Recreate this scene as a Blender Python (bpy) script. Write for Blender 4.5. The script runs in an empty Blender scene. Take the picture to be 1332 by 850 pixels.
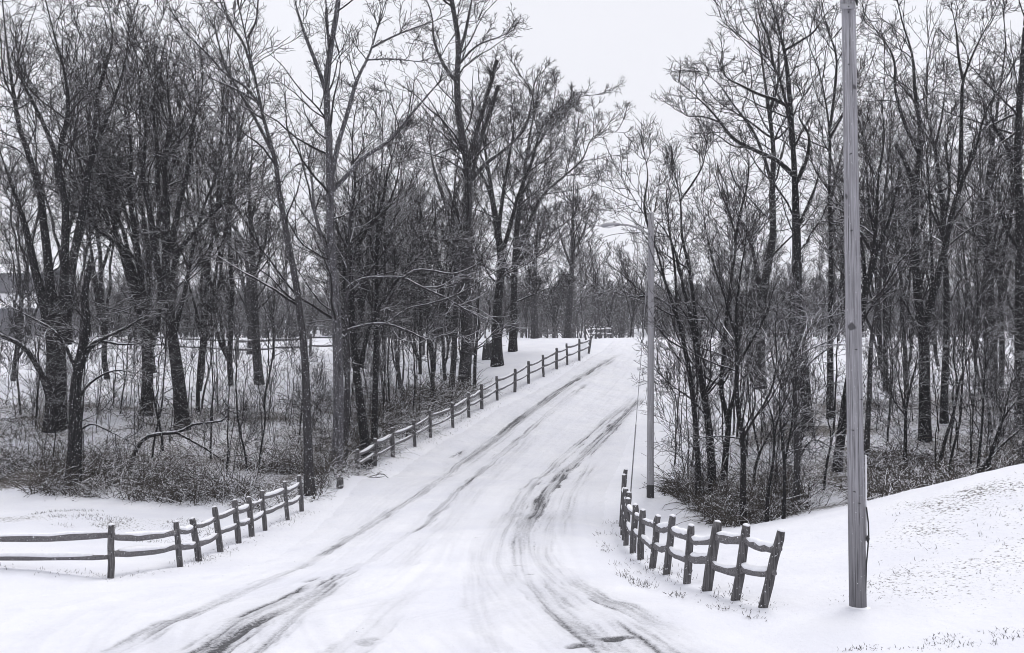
import bpy, math
import numpy as np

C = bpy.context.scene
rng = np.random.default_rng(11)

# ------------------------------------------------------------------ camera
CAM_Z = 3.4
F = 1295.0                      # focal length in pixels of the 1332 px wide frame (35 mm)
PITCH = math.atan(40.0 / F)
cam = bpy.data.cameras.new("camera")
cam.lens = 35.0; cam.sensor_width = 36.0
cam.clip_start = 0.1; cam.clip_end = 2000
cam_o = bpy.data.objects.new("camera", cam)
C.collection.objects.link(cam_o)
cam_o.location = (0, 0, CAM_Z)
cam_o.rotation_euler = (math.radians(90) + PITCH, 0, 0)
C.camera = cam_o

# ------------------------------------------------------------------ sky, sun, exposure
SUN_EL, SUN_ROT = 58.0, 215.0
w = bpy.data.worlds.new("World"); C.world = w
w.use_nodes = True
nt = w.node_tree
bg = nt.nodes["Background"]
sky = nt.nodes.new("ShaderNodeTexSky")
sky.sky_type = 'NISHITA'; sky.sun_disc = False
sky.sun_elevation = math.radians(SUN_EL); sky.sun_rotation = math.radians(SUN_ROT)
sky.air_density = 1.0; sky.dust_density = 6.0; sky.ozone_density = 1.0
hsv = nt.nodes.new("ShaderNodeHueSaturation")
hsv.inputs["Saturation"].default_value = 0.10
nt.links.new(sky.outputs[0], hsv.inputs["Color"])
# cloud deck: the clear sky is mostly hidden by an even, slightly violet-grey overcast
mixw = nt.nodes.new("ShaderNodeMix"); mixw.data_type = 'RGBA'
mixw.inputs[0].default_value = 0.90
nt.links.new(hsv.outputs[0], mixw.inputs[6])
cl_t = nt.nodes.new("ShaderNodeTexCoord")
cl_n = nt.nodes.new("ShaderNodeTexNoise"); cl_n.inputs["Scale"].default_value = 2.2; cl_n.inputs["Detail"].default_value = 5
nt.links.new(cl_t.outputs["Generated"], cl_n.inputs["Vector"])
cl_r = nt.nodes.new("ShaderNodeValToRGB")
cl_r.color_ramp.elements[0].position = 0.3; cl_r.color_ramp.elements[0].color = (8.5, 8.58, 9.2, 1)
cl_r.color_ramp.elements[1].position = 0.7; cl_r.color_ramp.elements[1].color = (9.1, 9.2, 9.85, 1)
nt.links.new(cl_n.outputs[0], cl_r.inputs[0])
nt.links.new(cl_r.outputs[0], mixw.inputs[7])
nt.links.new(mixw.outputs[2], bg.inputs["Color"])
bg.inputs["Strength"].default_value = 0.10

sl = bpy.data.lights.new("sun", 'SUN'); sl.energy = 1.42; sl.angle = math.radians(25); sl.color = (1.0, 0.97, 0.94)
so = bpy.data.objects.new("sun", sl); C.collection.objects.link(so)
so.rotation_euler = (math.radians(90 - SUN_EL), 0, math.radians(180 - SUN_ROT + 180))

vs = C.view_settings
vs.view_transform = 'Standard'; vs.look = 'None'; vs.gamma = 1; vs.use_curve_mapping = False
vs.exposure = 0.13
C.render.engine = 'CYCLES'
C.cycles.max_bounces = 6; C.cycles.diffuse_bounces = 3; C.cycles.glossy_bounces = 1
C.cycles.transmission_bounces = 2; C.cycles.volume_bounces = 1; C.cycles.transparent_max_bounces = 4
C.cycles.use_denoising = True
C.cycles.filter_width = 1.0
C.cycles.caustics_reflective = False; C.cycles.caustics_refractive = False

# ------------------------------------------------------------------ helpers
cp, sp_ = math.cos(PITCH), math.sin(PITCH)
def P(px, py, d):
    """the place in the world seen at photo pixel (px, py) whose distance north is d"""
    px = np.asarray(px, float); py = np.asarray(py, float); d = np.asarray(d, float)
    u = (px - 666.0) / F; v = (425.0 - py) / F
    fy = cp - v * sp_; fz = sp_ + v * cp
    k = d / fy
    return np.stack(np.broadcast_arrays(u * k, d, CAM_Z + fz * k), -1)

def tag(o, label=None, cat=None, group=None, kind=None):
    if label: o["label"] = label
    if cat: o["category"] = cat
    if group: o["group"] = group
    if kind: o["kind"] = kind
    return o

def link(name, data, parent=None, loc=None):
    o = bpy.data.objects.new(name, data)
    C.collection.objects.link(o)
    if loc is not None: o.location = loc
    if parent is not None: o.parent = parent
    return o

def empty(name, loc):
    o = link(name, None, loc=tuple(float(c) for c in loc)); o.empty_display_size = 0.2
    return o

def mesh(name, V, Q, mat, smooth=True, attrs=None):
    """V (n,3), Q list of face arrays (m,k)"""
    me = bpy.data.meshes.new(name)
    V = np.ascontiguousarray(V, dtype=np.float32)
    me.vertices.add(len(V)); me.vertices.foreach_set("co", V.ravel())
    if not isinstance(Q, list): Q = [Q]
    Q = [q for q in Q if len(q)]
    loops = np.concatenate([q.ravel() for q in Q]).astype(np.int32)
    tot = np.concatenate([np.full(len(q), q.shape[1]) for q in Q]).astype(np.int32)
    st = np.concatenate([[0], np.cumsum(tot)[:-1]]).astype(np.int32)
    me.loops.add(len(loops)); me.loops.foreach_set("vertex_index", loops)
    me.polygons.add(len(tot)); me.polygons.foreach_set("loop_start", st); me.polygons.foreach_set("loop_total", tot)
    me.polygons.foreach_set("use_smooth", np.full(len(tot), smooth))
    for k, a in (attrs or {}).items():
        at = me.attributes.new(k, 'FLOAT', 'POINT'); at.data.foreach_set("value", np.asarray(a, np.float32))
    me.update(calc_edges=True); me.validate()
    me.materials.append(mat)
    return me

class MB:
    """collects vertices and faces"""
    def __init__(s): s.V = []; s.Q = {}; s.n = 0
    def add(s, V, Q):
        V = np.asarray(V, float).reshape(-1, 3); Q = np.asarray(Q)
        s.Q.setdefault(Q.shape[1], []).append(Q + s.n); s.V.append(V); s.n += len(V)
    def tubes(s, Pt, R, k=4, cap=False, sx=1.0, sy=1.0, power=None, phase=0.0):
        V, Q, caps = tubes(Pt, R, k, sx, sy, power, phase)
        n0 = s.n
        s.add(V, Q)
        if cap:
            s.Q.setdefault(k, []).extend([caps[0] + n0, caps[1] + n0])
    def data(s, name, mat, origin=None, smooth=True):
        V = np.concatenate(s.V)
        if origin is not None: V = V - np.asarray(origin)
        return mesh(name, V, [np.concatenate(q) for q in s.Q.values()], mat, smooth)
    def build(s, name, mat, parent=None, origin=None, smooth=True, loc=None):
        return link(name, s.data(name, mat, origin, smooth), parent, loc)

def unit(a): return a / (np.linalg.norm(a, axis=-1, keepdims=True) + 1e-9)

def frames(Pt):
    T = unit(np.gradient(Pt, axis=1))
    m = unit(T.mean(1))
    ref = np.where(np.abs(m[:, 2:3]) > 0.75, np.array([[0.0, 1.0, 0.0]]), np.array([[0.0, 0.0, 1.0]]))
    N = unit(np.cross(T, ref[:, None, :])); B = np.cross(T, N)
    return T, N, B

def tubes(Pt, R, k, sx=1.0, sy=1.0, power=None, phase=0.0):
    Pt = np.asarray(Pt, float); R = np.asarray(R, float)
    if Pt.ndim == 2: Pt = Pt[None]; R = R[None]
    M, n, _ = Pt.shape
    T, N, B = frames(Pt)
    a = np.arange(k) / k * 2 * math.pi + phase
    ca, sa = np.cos(a), np.sin(a)
    if power:
        rr = (np.abs(ca) ** power + np.abs(sa) ** power) ** (-1.0 / power)
        ca, sa = ca * rr, sa * rr
    V = Pt[:, :, None, :] + R[:, :, None, None] * (N[:, :, None, :] * (ca * sx)[None, None, :, None] + B[:, :, None, :] * (sa * sy)[None, None, :, None])
    i = np.arange(M * n * k).reshape(M, n, k)
    q = np.stack([i[:, :-1], np.roll(i, -1, 2)[:, :-1], np.roll(i, -1, 2)[:, 1:], i[:, 1:]], -1).reshape(-1, 4)
    caps = (i[:, 0, ::-1].reshape(-1, k), i[:, -1, :].reshape(-1, k))
    return V.reshape(-1, 3), q, caps

def vnoise(x, y, seed=0):
    x = np.asarray(x, float); y = np.asarray(y, float)
    xi = np.floor(x).astype(np.int64); yi = np.floor(y).astype(np.int64)
    fx = x - xi; fy = y - yi
    fx = fx * fx * (3 - 2 * fx); fy = fy * fy * (3 - 2 * fy)
    def h(a, b):
        n = (a * 374761393 + b * 668265263 + seed * 1274126177) & 0x7fffffff
        n = ((n ^ (n >> 13)) * 1274126177) & 0x7fffffff
        return ((n ^ (n >> 16)) & 0xffff) / 65535.0
    return (h(xi, yi) * (1 - fx) + h(xi + 1, yi) * fx) * (1 - fy) + (h(xi, yi + 1) * (1 - fx) + h(xi + 1, yi + 1) * fx) * fy

def sstep(a, b, x):
    t = np.clip((x - a) / (b - a), 0, 1); return t * t * (3 - 2 * t)

def seg_dist(X, Y, poly):
    """distance, arc length and signed side of points to a polyline (k,2)"""
    best = np.full(X.shape, 1e9); S = np.zeros(X.shape); D = np.zeros(X.shape); acc = 0.0
    for (ax, ay), (bx, by) in zip(poly[:-1], poly[1:]):
        dx, dy = bx - ax, by - ay; L = math.hypot(dx, dy) + 1e-9
        t = np.clip(((X - ax) * dx + (Y - ay) * dy) / L ** 2, 0, 1)
        ex, ey = X - ax - t * dx, Y - ay - t * dy
        dd = np.hypot(ex, ey); m = dd < best
        best = np.where(m, dd, best); S = np.where(m, acc + t * L, S)
        D = np.where(m, (ex * dy - ey * dx) / L, D); acc += L
    return best, S, D, acc

def inside(X, Y, poly):
    c = np.zeros(X.shape, bool)
    for (ax, ay), (bx, by) in zip(poly, np.roll(poly, -1, 0)):
        if ay == by: continue
        m = ((ay > Y) != (by > Y)) & (X < (bx - ax) * (Y - ay) / (by - ay) + ax)
        c ^= m
    return c

def soft_poly(X, Y, poly, soft):
    d, *_ = seg_dist(X, Y, np.vstack([poly, poly[:1]]))
    s = np.where(inside(X, Y, poly), d, -d)
    return sstep(-soft, soft, s)

# ------------------------------------------------------------------ materials
def new_mat(name):
    m = bpy.data.materials.new(name); m.use_nodes = True
    t = m.node_tree; b = t.nodes["Principled BSDF"]
    return m, t, b
def nd(t, kind, **kw):
    n = t.nodes.new(kind)
    for k, v in kw.items():
        if k in n.inputs: n.inputs[k].default_value = v
        else: setattr(n, k, v)
    return n
def ramp(t, src, stops):
    r = t.nodes.new("ShaderNodeValToRGB"); e = r.color_ramp.elements
    while len(e) < len(stops): e.new(0.5)
    for q, (p, c) in zip(e, stops):
        q.position = p; q.color = (c, c, c, 1) if not isinstance(c, tuple) else (*c, 1)
    t.links.new(src, r.inputs[0]); return r.outputs[0]
def mixc(t, fac, a, b):
    m = t.nodes.new("ShaderNodeMix"); m.data_type = 'RGBA'
    for s, i in ((fac, 0), (a, 6), (b, 7)):
        if isinstance(s, tuple): m.inputs[i].default_value = (*s, 1)
        elif isinstance(s, (int, float)): m.inputs[i].default_value = s
        else: t.links.new(s, m.inputs[i])
    return m.outputs[2]
def mth(t, op, a, b=None, clamp=False):
    m = t.nodes.new("ShaderNodeMath"); m.operation = op; m.use_clamp = clamp
    for s, i in ((a, 0), (b, 1)):
        if s is None: continue
        if isinstance(s, (int, float)): m.inputs[i].default_value = s
        else: t.links.new(s, m.inputs[i])
    return m.outputs[0]
def objco(t, scale=(1, 1, 1)):
    tc = t.nodes.new("ShaderNodeTexCoord"); mp = t.nodes.new("ShaderNodeMapping")
    mp.inputs["Scale"].default_value = scale
    t.links.new(tc.outputs["Object"], mp.inputs["Vector"]); return mp.outputs[0]

SNOW = (0.82, 0.827, 0.872)

def snow_mat(name, road=False):
    m, t, b = new_mat(name)
    co = objco(t)
    n1 = nd(t, "ShaderNodeTexNoise", Scale=0.7, Detail=4.0); t.links.new(co, n1.inputs["Vector"])
    n2 = nd(t, "ShaderNodeTexNoise", Scale=16.0, Detail=6.0, Roughness=0.7); t.links.new(co, n2.inputs["Vector"])
    n3 = nd(t, "ShaderNodeTexNoise", Scale=70.0, Detail=3.0); t.links.new(co, n3.inputs["Vector"])
    base = mixc(t, ramp(t, n1.outputs[0], [(0.3, 0.0), (0.7, 1.0)]), (0.745, 0.755, 0.82), SNOW)
    if road:
        a = nd(t, "ShaderNodeAttribute", attribute_name="wear_grey")
        g = mth(t, 'MULTIPLY', a.outputs["Fac"], mth(t, 'ADD', mth(t, 'MULTIPLY', mth(t, 'ADD', n2.outputs[0], mth(t, 'MULTIPLY', n3.outputs[0], 0.5)), 1.7), -0.35))
        f = ramp(t, g, [(0.0, 0.0), (0.35, 0.22), (0.7, 0.62), (1.0, 1.0)])
        base = mixc(t, f, base, (0.075, 0.075, 0.082))
    else:
        a = nd(t, "ShaderNodeAttribute", attribute_name="litter")
        k = mth(t, 'ADD', mth(t, 'MULTIPLY', n2.outputs[0], 1.0), mth(t, 'MULTIPLY', n1.outputs[0], 0.35))
        k = mth(t, 'ADD', k, mth(t, 'MULTIPLY', a.outputs["Fac"], 0.42))
        f = ramp(t, k, [(0.93, 0.0), (1.02, 1.0)])
        f = mth(t, 'MULTIPLY', f, mth(t, 'MULTIPLY', a.outputs["Fac"], 3.0, True))
        lit = mixc(t, n3.outputs[0], (0.035, 0.031, 0.028), (0.13, 0.115, 0.10))
        base = mixc(t, f, base, lit)
    t.links.new(base, b.inputs["Base Color"])
    b.inputs["Roughness"].default_value = 0.75
    b.inputs["Specular IOR Level"].default_value = 0.2
    bp = nd(t, "ShaderNodeBump", Strength=0.7, Distance=0.03)
    n5 = nd(t, "ShaderNodeTexNoise", Scale=4.5, Detail=3.0); t.links.new(co, n5.inputs["Vector"])
    t.links.new(mth(t, 'ADD', mth(t, 'ADD', n2.outputs[0], mth(t, 'MULTIPLY', n3.outputs[0], 0.4)), mth(t, 'MULTIPLY', n5.outputs[0], 2.2)), bp.inputs["Height"])
    t.links.new(bp.outputs[0], b.inputs["Normal"])
    return m

def bark_mat(name, c0, c1, snow=1.0, speck=0.62, bump=True, thr=0.52):
    m, t, b = new_mat(name)
    co = objco(t, (9, 9, 1.6))
    n1 = nd(t, "ShaderNodeTexNoise", Scale=1.6, Detail=5.0, Roughness=0.65); t.links.new(co, n1.inputs["Vector"])
    base = mixc(t, ramp(t, n1.outputs[0], [(0.32, 0.0), (0.68, 1.0)]), c0, c1)
    co2 = objco(t)
    n2 = nd(t, "ShaderNodeTexNoise", Scale=9.0, Detail=3.0); t.links.new(co2, n2.inputs["Vector"])
    n3 = nd(t, "ShaderNodeTexNoise", Scale=24.0, Detail=2.0); t.links.new(co2, n3.inputs["Vector"])
    g = t.nodes.new("ShaderNodeNewGeometry"); sx = t.nodes.new("ShaderNodeSeparateXYZ")
    t.links.new(g.outputs["Normal"], sx.inputs[0])
    # snow lies on what faces up, and a little is blown onto the bark
    f = ramp(t, mth(t, 'ADD', sx.outputs[2], mth(t, 'MULTIPLY', mth(t, 'SUBTRACT', n2.outputs[0], 0.5), 1.5)), [(thr, 0.0), (thr + 0.22, snow)])
    s = ramp(t, n3.outputs[0], [(speck, 0.0), (speck + 0.05, 0.75)])
    f = mth(t, 'MAXIMUM', f, s)
    t.links.new(mixc(t, f, base, SNOW), b.inputs["Base Color"])
    b.inputs["Roughness"].default_value = 0.95; b.inputs["Specular IOR Level"].default_value = 0.03
    if bump:
        bp = nd(t, "ShaderNodeBump", Strength=0.8, Distance=0.03)
        t.links.new(n1.outputs[0], bp.inputs["Height"]); t.links.new(bp.outputs[0], b.inputs["Normal"])
    return m

def wood_mat(name, c0, c1, zs=1.2, snow=0.9):
    m, t, b = new_mat(name)
    co = objco(t, (14, 14, zs))
    n1 = nd(t, "ShaderNodeTexNoise", Scale=3.0, Detail=6.0, Roughness=0.6); t.links.new(co, n1.inputs["Vector"])
    n2 = nd(t, "ShaderNodeTexNoise", Scale=30.0, Detail=2.0); t.links.new(objco(t), n2.inputs["Vector"])
    base = mixc(t, ramp(t, n1.outputs[0], [(0.3, 0.0), (0.7, 1.0)]), c0, c1)
    f = ramp(t, n2.outputs[0], [(0.68, 0.0), (0.72, snow)])
    t.links.new(mixc(t, f, base, SNOW), b.inputs["Base Color"])
    b.inputs["Roughness"].default_value = 0.85; b.inputs["Specular IOR Level"].default_value = 0.2
    bp = nd(t, "ShaderNodeBump", Strength=0.7, Distance=0.012)
    t.links.new(n1.outputs[0], bp.inputs["Height"]); t.links.new(bp.outputs[0], b.inputs["Normal"])
    return m

def plain(name, c, rough=0.6, metal=0.0):
    m, t, b = new_mat(name)
    n1 = nd(t, "ShaderNodeTexNoise", Scale=12.0, Detail=4.0); t.links.new(objco(t), n1.inputs["Vector"])
    t.links.new(mixc(t, n1.outputs[0], tuple(x * 0.85 for x in c), tuple(min(1, x * 1.12) for x in c)), b.inputs["Base Color"])
    b.inputs["Roughness"].default_value = rough; b.inputs["Metallic"].default_value = metal
    return m

M_ground = snow_mat("snow_ground"); M_road = snow_mat("snow_road", True)
M_snow = plain("fresh_snow", (0.83, 0.835, 0.87), 0.8)
M_dark = bark_mat("dark_bark", (0.006, 0.0055, 0.006), (0.026, 0.0245, 0.026), 0.85, 0.64)
M_grey = bark_mat("grey_bark", (0.018, 0.017, 0.018), (0.065, 0.062, 0.066), 0.95, 0.64)
M_pale = bark_mat("pale_bark", (0.03, 0.029, 0.032), (0.125, 0.121, 0.13), 0.95, 0.62)
M_twig = bark_mat("twig_bark", (0.012, 0.011, 0.012), (0.036, 0.033, 0.035), 0.9, 0.74, False, 0.58)
M_twigp = bark_mat("pale_twig_bark", (0.05, 0.048, 0.052), (0.14, 0.135, 0.145), 1.0, 0.68, False, 0.36)
M_post = wood_mat("weathered_post", (0.022, 0.02, 0.022), (0.16, 0.155, 0.16))
M_rail = wood_mat("weathered_rail", (0.06, 0.057, 0.06), (0.22, 0.213, 0.222), 14)
M_pole = wood_mat("pole_timber", (0.16, 0.157, 0.17), (0.46, 0.452, 0.485), 0.5, 0.5)
def pole_mat(m):
    t = m.node_tree; b = t.nodes["Principled BSDF"]; src = b.inputs["Base Color"].links[0].from_socket
    n1 = nd(t, "ShaderNodeTexNoise", Scale=3.0, Detail=4.0, Roughness=0.7); t.links.new(objco(t, (16, 16, 0.22)), n1.inputs["Vector"])
    n2 = nd(t, "ShaderNodeTexNoise", Scale=5.0, Detail=1.0); t.links.new(objco(t, (1, 1, 0.8)), n2.inputs["Vector"])
    n3 = nd(t, "ShaderNodeTexNoise", Scale=0.8, Detail=3.0); t.links.new(objco(t), n3.inputs["Vector"])
    f = mth(t, 'MAXIMUM', ramp(t, n1.outputs[0], [(0.36, 0.85), (0.42, 0.0)]), ramp(t, n2.outputs[0], [(0.72, 0.0), (0.76, 0.8)]))
    c = mixc(t, f, src, (0.025, 0.024, 0.026))
    c2 = mixc(t, ramp(t, n3.outputs[0], [(0.35, 0.0), (0.65, 0.35)]), c, (0.09, 0.088, 0.094))
    tc = t.nodes.new("ShaderNodeTexCoord"); sz = t.nodes.new("ShaderNodeSeparateXYZ"); t.links.new(tc.outputs["Object"], sz.inputs[0])
    wet = ramp(t, mth(t, 'ADD', mth(t, 'MULTIPLY', sz.outputs[2], 0.25), mth(t, 'MULTIPLY', n3.outputs[0], 0.35)), [(0.2, 0.55), (0.85, 0.0)])
    t.links.new(mixc(t, wet, c2, (0.06, 0.058, 0.062)), b.inputs["Base Color"])
pole_mat(M_pole)
M_lpole = wood_mat("lamp_pole_timber", (0.19, 0.187, 0.20), (0.36, 0.355, 0.375), 0.5, 0.3)
M_metal = plain("galvanised_metal", (0.32, 0.32, 0.34), 0.5, 0.6)
M_black = plain("black_metal", (0.02, 0.02, 0.022), 0.6)
M_white = plain("white_plastic", (0.75, 0.75, 0.78), 0.5)
M_siding = plain("grey_siding", (0.16, 0.16, 0.175), 0.8)
M_glass = plain("dark_window", (0.03, 0.03, 0.035), 0.2)

# ------------------------------------------------------------------ the ground's shape
FENCE_L = [  # px, top, base, depth, px shift of the top
    (-70, 686, 752, 19.8, 0), (144, 683, 754, 19.6, 1), (234, 679, 738, 21.9, -5), (259, 675, 731, 23.0, -9), (287, 660, 719, 24.4, -8),
    (311, 651, 708, 25.6, -6), (328, 647, 700, 26.6, -5), (345, 639, 691, 27.6, -4), (374, 627, 677, 29.0, -4), (393, 619, 665, 30.2, -4)]
FENCE_U = [(465, 585, 621, 37.0, 0), (488, 571, 606, 38.2, 0), (511, 557, 595, 39.5, -1), (540, 547, 581, 41.4, -2), (560, 534, 569, 42.9, -1),
    (589, 524, 556, 45.0, -1), (610, 511, 543, 46.8, -1), (627, 500, 532, 48.4, -1), (647, 489.5, 521, 50.2, -1), (670, 480, 509.5, 52.4, 0),
    (687.5, 470, 499, 54.2, 0), (707, 462, 490, 56.3, -1), (724, 453, 480.5, 58.2, 0), (738, 447, 474, 60.0, -1), (753.5, 441, 468, 62.2, 0),
    (766, 437, 460, 66.0, 3), (762, 424, 443, 74.5, 0), (768, 425, 442, 76.5, 1), (775, 424.5, 441, 78.0, 0), (780, 425, 440.8, 79.5, 1), (787, 425, 440.5, 81.0, -1), (796, 425, 440.5, 83.0, 0)]
FENCE_R = [(993, 691, 790, 14.1, 23), (957, 684, 780, 14.7, 14), (920.6, 679.5, 767.5, 15.6, 13), (894, 684, 758.6, 16.8, 5), (867, 671.6, 746.7, 17.9, 8),
    (848, 671.6, 738, 19.0, 8), (832.6, 664, 728.4, 20.1, 3.5), (823.5, 657, 718.5, 21.2, 3), (814, 649, 708, 22.3, 3), (813, 641, 701, 23.3, 5),
    (811, 636, 695, 24.3, 3), (808.5, 618, 684, 26.2, 3), (810, 611, 677, 27.6, 4)]
A = []
for f_ in (FENCE_L, FENCE_U, FENCE_R):
    A += [(p[0], p[2], p[3]) for p in f_]
A += [(0, 850, 13.1), (666, 850, 12.3), (1332, 850, 11.6), (300, 850, 12.9), (1000, 850, 11.9), (1116, 791, 14.0), (846, 645, 29.0),
    (1332, 607, 20), (1200, 640, 20.8), (1100, 668, 21.4), (985, 687, 22), (1332, 700, 16.5), (1332, 780, 13.5), (1200, 720, 16.5), (1332, 632, 26), (1200, 640, 28),
    (1450, 590, 20), (1450, 640, 27),
    (908, 658, 29.6), (927, 660, 29.8), (966, 684, 26.6), (1035, 664, 26.8), (1048, 562, 38), (989, 505, 50), (1080, 545, 41), (1089, 612, 31), (1203, 575, 37),
    (1152, 509, 49), (1292, 519, 47), (1330, 560, 38), (870, 456, 70), (1000, 450, 73), (1200, 446, 75), (1332, 446, 76), (880, 515, 52),
    (820, 600, 39), (830, 560, 44), (700, 600, 39.5), (600, 700, 23), (400, 760, 17.5), (700, 760, 17), (850, 800, 14), (560, 650, 30.5), (760, 680, 26),
    (750, 540, 48), (790, 490, 58), (820, 460, 68),
    (0, 645, 32), (130, 648, 32), (260, 655, 31.5), (0, 560, 40), (150, 560, 40), (238, 558, 41), (97, 634, 33), (338, 500, 52), (300, 448, 76), (50, 445, 78),
    (150, 462, 66), (437, 616, 34.5), (480, 598, 38.5), (602, 515, 52), (647, 476, 60), (667, 453, 70), (738, 440.5, 84), (830, 440.5, 80), (560, 480, 62), (450, 480, 62),
    (0, 735, 20), (0, 690, 25), (100, 670, 28), (500, 446, 78), (-300, 640, 32), (-300, 560, 42), (-300, 450, 76)]
A = np.array(A, float)
W = P(A[:, 0], A[:, 1], A[:, 2])
far = [(-80, 120, 5.2), (0, 115, 4.9), (80, 120, 5.2), (-90, 180, 5.0), (0, 180, 4.8), (90, 180, 5.0), (0, -4, 1.7), (-12, -4, 1.5), (12, -4, 1.7), (-6, 5, 0.6), (6, 5, 0.7),
       (-70, 30, -0.5), (70, 30, 2.0), (-70, 0, 0), (60, 0, 1.5), (-80, 75, 4.6), (80, 75, 4.6)]
W = np.vstack([W, far])
def tps_u(r2): return 0.5 * r2 * np.log(r2 + 1e-9)
XY = W[:, :2] / 10.0
K = tps_u(((XY[:, None] - XY[None]) ** 2).sum(-1)) + np.eye(len(XY)) * 0.004
Pm = np.hstack([np.ones((len(XY), 1)), XY])
sol = np.linalg.solve(np.block([[K, Pm], [Pm.T, np.zeros((3, 3))]]), np.concatenate([W[:, 2], np.zeros(3)]))
def terrain0(X, Y):
    X = np.asarray(X, float); Y = np.asarray(Y, float)
    sh = np.broadcast(X, Y).shape
    xf = np.broadcast_to(X, sh).ravel() / 10; yf = np.broadcast_to(Y, sh).ravel() / 10
    out = np.empty(len(xf))
    for i in range(0, len(xf), 20000):
        q = np.stack([xf[i:i + 20000], yf[i:i + 20000]], -1)
        r2 = ((q[:, None] - XY[None]) ** 2).sum(-1)
        out[i:i + 20000] = tps_u(r2) @ sol[:-3] + sol[-3] + q @ sol[-2:]
    out = out.reshape(sh)
    e = np.maximum(sstep(100, 170, Y), np.maximum(sstep(55, 95, np.abs(X)), sstep(5, 30, -Y)))
    base = 0.5 + 4.3 * sstep(30, 80, Y) + 11.0 * sstep(190, 340, Y)
    return out * (1 - e) + base * e

# road edges: photo pixel + depth -> places in the world
ROAD_L = P(*np.array([(-260, 850, 13.2), (-120, 775, 17.5), (190, 768, 18.4), (330, 725, 22.5), (405, 680, 28), (470, 632, 35), (555, 583, 41.5), (640, 533, 48.5), (705, 500, 54), (755, 470, 61.5), (790, 447, 72), (806, 440.5, 84), (830, 441, 96)]).T)[:, :2]
ROAD_R = P(*np.array([(1120, 860, 11.4), (1010, 822, 12.6), (930, 790, 14.2), (850, 755, 17), (806, 722, 20.4), (795, 690, 25), (797, 650, 31), (812, 600, 39), (835, 545, 47), (855, 500, 55), (866, 462, 66), (872, 443, 80), (885, 441, 96)]).T)[:, :2]
def resample(poly, n):
    s = np.concatenate([[0], np.cumsum(np.hypot(*np.diff(poly[:, :2], axis=0).T))])
    t = np.linspace(0, 1, len(poly)); tt = np.linspace(0, 1, n)
    out = np.stack([np.interp(tt, t, poly[:, k]) for k in range(poly.shape[1])], -1)
    kk = np.hanning(max(3, n // len(poly) | 1)); kk /= kk.sum()
    pad = len(kk) // 2
    sm = np.stack([np.convolve(np.pad(out[:, k], pad, mode='reflect', reflect_type='odd'), kk, 'valid') for k in range(out.shape[1])], -1)
    return sm
NV, NU = 760, 420
RL, RR = resample(ROAD_L, NV), resample(ROAD_R, NV)
road_poly = np.vstack([RL[::6], RR[::-6]])

def bumps(X, Y):
    return 0.07 * (vnoise(X * 0.5, Y * 0.5, 3) - 0.5) + 0.04 * (vnoise(X * 1.7, Y * 1.7, 4) - 0.5) + 0.03 * (vnoise(X * 3.3, Y * 3.3, 14) - 0.5)
def terrain(X, Y):
    return terrain0(X, Y) + bumps(np.asarray(X, float), np.asarray(Y, float))

# ground sheet: fine grid near, coarse to the horizon
gx = np.concatenate([np.linspace(-900, -120, 14), np.linspace(-110, -32, 40), np.arange(-31.5, 32, 0.28), np.linspace(33, 110, 40), np.linspace(120, 900, 14)])
gy = np.concatenate([np.linspace(-300, -20, 10), np.linspace(-15, 9, 30), np.arange(9.4, 40, 0.25), np.arange(40, 90, 0.42), np.linspace(92, 160, 40), np.linspace(170, 1200, 20)])
GX, GY = np.meshgrid(gx, gy)
GZ = terrain(GX, GY)
rm = soft_poly(GX, GY, road_poly, 0.8)
WOODS_L = P(*np.array([(-500, 640, 33), (0, 645, 32.2), (130, 648, 32), (260, 656, 31.2), (330, 668, 30), (420, 645, 31.8), (462, 620, 36), (530, 575, 42), (600, 538, 48.5), (640, 505, 53), (600, 500, 56), (520, 505, 54), (400, 520, 50), (300, 540, 45), (150, 530, 46), (-500, 530, 46)]).T)[:, :2]
WOODS_R = P(*np.array([(862, 640, 31), (890, 668, 28.8), (960, 693, 25.6), (1030, 684, 25), (1120, 665, 24.5), (1250, 640, 24), (1500, 620, 24), (1500, 500, 50), (1250, 510, 50), (1050, 520, 46), (950, 560, 40), (880, 600, 35)]).T)[:, :2]
LAWN_L = P(*np.array([(-100, 672, 27.5), (100, 660, 29.5), (290, 668, 28.5), (300, 690, 25.5), (180, 690, 25), (60, 684, 26), (-100, 690, 25)]).T)[:, :2]
LAWN_R = P(*np.array([(1085, 842, 12), (1340, 842, 12), (1340, 815, 12.6), (1180, 822, 12.6)]).T)[:, :2]
MOUND = P(*np.array([(1030, 790, 14.0), (1400, 800, 12.9), (1400, 612, 19.5), (1150, 665, 20.5)]).T)[:, :2]
fl = P(*np.array([(p[0], p[2], p[3]) for p in FENCE_L]).T)[:, :2]
fu = P(*np.array([(p[0], p[2], p[3]) for p in FENCE_U[:16]]).T)[:, :2]
fr = P(*np.array([(p[0], p[2], p[3]) for p in FENCE_R]).T)[:, :2]
SHOULDER = P(*np.array([(775, 675, 26), (790, 715, 21), (815, 745, 17.9), (860, 767, 16.1), (920, 788, 14.4), (990, 803, 13.5)]).T)[:, :2]
lit = np.maximum(soft_poly(GX, GY, WOODS_L, 1.6) * (0.44 + 0.5 * vnoise(GX * 0.5, GY * 0.5, 9)), soft_poly(GX, GY, WOODS_R, 1.2) * (0.42 + 0.5 * vnoise(GX * 0.5, GY * 0.5, 10)))
lit = np.maximum(lit, 0.46 * soft_poly(GX, GY, LAWN_L, 1.2)); lit = np.maximum(lit, (0.3 + 0.35 * vnoise(GX * 1.5, GY * 1.5, 19)) * soft_poly(GX, GY, LAWN_R, 0.4))
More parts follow.
